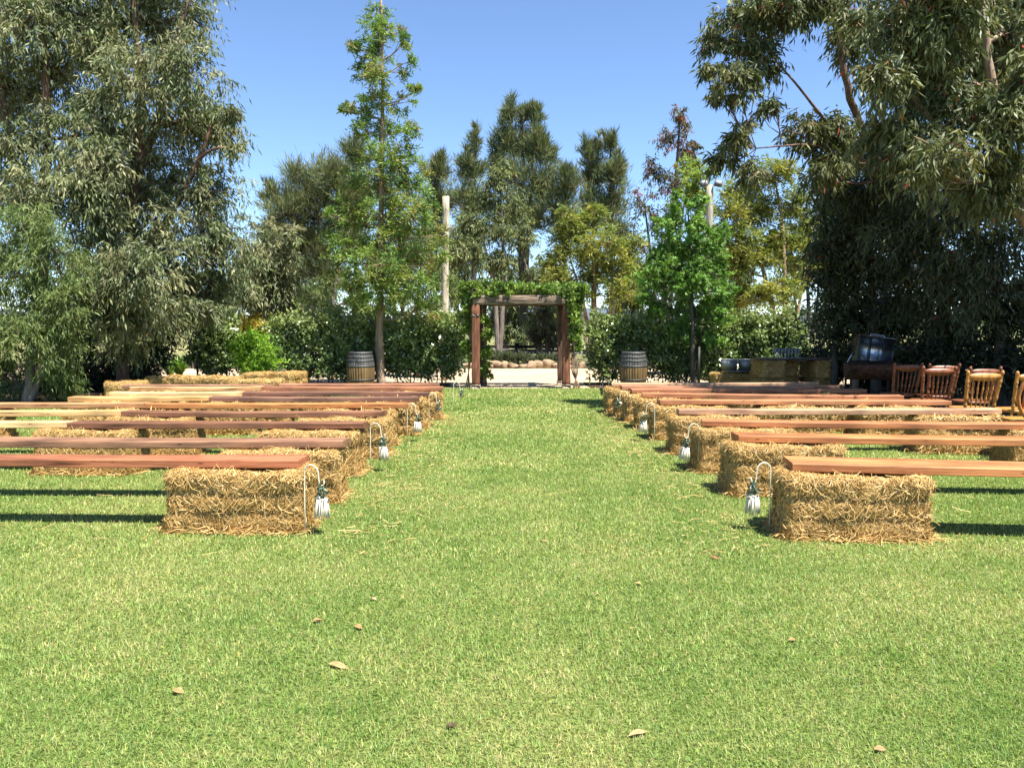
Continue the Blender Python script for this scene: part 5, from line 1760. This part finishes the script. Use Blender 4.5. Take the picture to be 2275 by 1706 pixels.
# the carved chair at the very edge
cc = thing('carved_chair', 'orange carved balloon-back chair at the far right edge', 'chair', (5.78, 8.78, 0), R(-6))
for (nm, me) in CH_ORANGE:
    if nm in ('seat', 'leg', 'stretcher'):
        obj(nm, me, cc)
CO = (0.52, 0.2, 0.045)
mb = MB()
ring = [(0.235 * math.cos(a) * (1 - 0.12 * (math.sin(a) < 0) * abs(math.sin(a))), -0.2 - 0.1 * (0.5 + 0.5 * math.sin(a)), 0.72 + 0.27 * math.sin(a)) for a in np.linspace(-math.pi / 2, 1.5 * math.pi, 41)]
mb.tube(ring, 0.021, 8, cap=False, col=CO)
mb.build('back_hoop', M['chair'], cc, smooth=True)
for k in range(7):
    s = (k - 3) / 3.6
    zt = 0.72 + 0.26 * math.sqrt(1 - s * s)
    zb = 0.72 - 0.26 * math.sqrt(1 - s * s)
    MB().tube([(s * 0.2, -0.21, max(0.45, zb)), (s * 0.205, -0.25, 0.72), (s * 0.21, -0.29, zt)], [0.009, 0.013, 0.009], 7, col=CO).build('spindle', M['chair'], cc, smooth=True)
MB().box((-0.1, -0.262, 0.66), (0.1, -0.24, 0.8), 0.01, CO).build('carved_panel', M['chair'], cc)

# ------------------------------------------------------------------ fallen leaves on the lawn
lf = [(830, 1330, 0.05, (0.75, 0.72, 0.6), 'pale curled leaf on the grass left of the aisle centre'), (706, 1378, 0.07, (0.6, 0.42, 0.26), 'squarish tan leaf on the grass below the left front bale'),
      (752, 1478, 0.13, (0.62, 0.52, 0.3), 'long pale dry leaf lying on the grass in the lower left middle'), (795, 1392, 0.07, (0.5, 0.4, 0.22), 'small thin dry leaf near the squarish tan leaf'),
      (1208, 1202, 0.06, (0.72, 0.55, 0.38), 'small pinkish dry leaf in the middle of the aisle'), (1587, 1238, 0.085, (0.5, 0.28, 0.16), 'brown folded leaf on the grass in front of the right front bale'),
      (1418, 1627, 0.1, (0.66, 0.55, 0.34), 'pale curled dry leaf near the bottom of the picture'), (1003, 1611, 0.05, (0.1, 0.07, 0.05), 'dark scrap of leaf near the bottom middle'),
      (1955, 1663, 0.05, (0.55, 0.4, 0.24), 'small tan leaf in the lower right corner'), (1520, 1190, 0.05, (0.6, 0.62, 0.36), 'pale green leaf on the grass left of the right front bale'),
      (395, 1535, 0.07, (0.45, 0.42, 0.22), 'thin olive dry leaf in the lower left grass'), (1760, 1420, 0.05, (0.5, 0.4, 0.22), 'small tan leaf on the grass at lower right'), (1418, 1295, 0.05, (0.62, 0.56, 0.3), 'small straw-coloured leaf right of the aisle middle')]
for k, (u, v, L, col, lab) in enumerate(lf):
    p = pz(u, v, 0.014)
    r_ = np.random.default_rng(600 + k)
    V, F = [], []
    n = 7
    L *= 0.85
    col = (col[0] * 0.62, col[1] * 0.5, col[2] * 0.36)
    W = L * (0.24 if L > 0.06 else 0.5)
    for i in range(n):
        s = i / (n - 1)
        w = W * math.sin(math.pi * min(0.97, max(0.03, s))) ** 0.8
        zc = 0.05 * L * math.sin(math.pi * s * 1.6)
        V += [((s - 0.5) * L, -w / 2, zc + 0.12 * w), ((s - 0.5) * L, 0, zc), ((s - 0.5) * L + 0.05 * L * math.sin(4 * s), w / 2, zc + 0.3 * w)]
    V = V + [(x, y, z - 0.0015) for (x, y, z) in V]
    m_ = 3 * n
    for i in range(n - 1):
        for j in range(2):
            a = i * 3 + j
            F += [(a, a + 3, a + 4), (a, a + 4, a + 1), (a + m_, a + m_ + 4, a + m_ + 3), (a + m_, a + m_ + 1, a + m_ + 4)]
    o = obj('fallen_leaf', mesh_np('fallen_leaf', V, F, M['leaflitter'], col), None, p, r_.uniform(-0.9, 0.9))
    o.rotation_euler.x = r_.uniform(-0.2, 0.4)
    tag(o, lab, 'leaf', 'fallen leaves on the lawn')

# ------------------------------------------------------------------ straw scattered on the lawn round the bales
r_ = np.random.default_rng(900)
n = 1300
xs = np.where(r_.random(n) < 0.5, -1.25 + np.abs(r_.normal(0, 0.35, n)) * np.where(r_.random(n) < 0.75, 1, -6), 1.72 - np.abs(r_.normal(0, 0.3, n)) * np.where(r_.random(n) < 0.75, 1, -6))
ys = r_.uniform(5.0, 13.5, n)
P = np.stack([xs, ys, r_.uniform(0.012, 0.03, n)], 1)
D = nrm(np.stack([r_.normal(size=n), r_.normal(size=n), r_.normal(0, 0.12, n)], 1))
L = r_.uniform(0.03, 0.14, n)
S = nrm(np.cross(D, np.array([[0, 0, 1.0]]) + 0.4 * r_.normal(size=(n, 3)))) * 0.0022
B_ = P + D * (L * 0.5)[:, None] + r_.normal(0, 0.008, (n, 3)) * np.array([1, 1, 0.3])
E = P + D * L[:, None]
V = np.stack([P - S, P + S, B_ - S, B_ + S, E - S, E + S], 1)
V[..., 2] = np.maximum(V[..., 2], 0.006)
i = np.arange(n)[:, None] * 6
F = np.concatenate([i + np.array([[0, 1, 3]]), i + np.array([[0, 3, 2]]), i + np.array([[2, 3, 5]]), i + np.array([[2, 5, 4]])])
C = np.array([(0.5, 0.35, 0.13), (0.6, 0.45, 0.2), (0.4, 0.27, 0.1)])[r_.integers(0, 3, n)]
tag(obj('loose_straw', mesh_np('loose_straw', V.reshape(-1, 3), F, M['straw'], np.repeat(C, 6, axis=0)), kind='stuff'), 'loose stalks of straw scattered on the grass along the bales', 'straw')
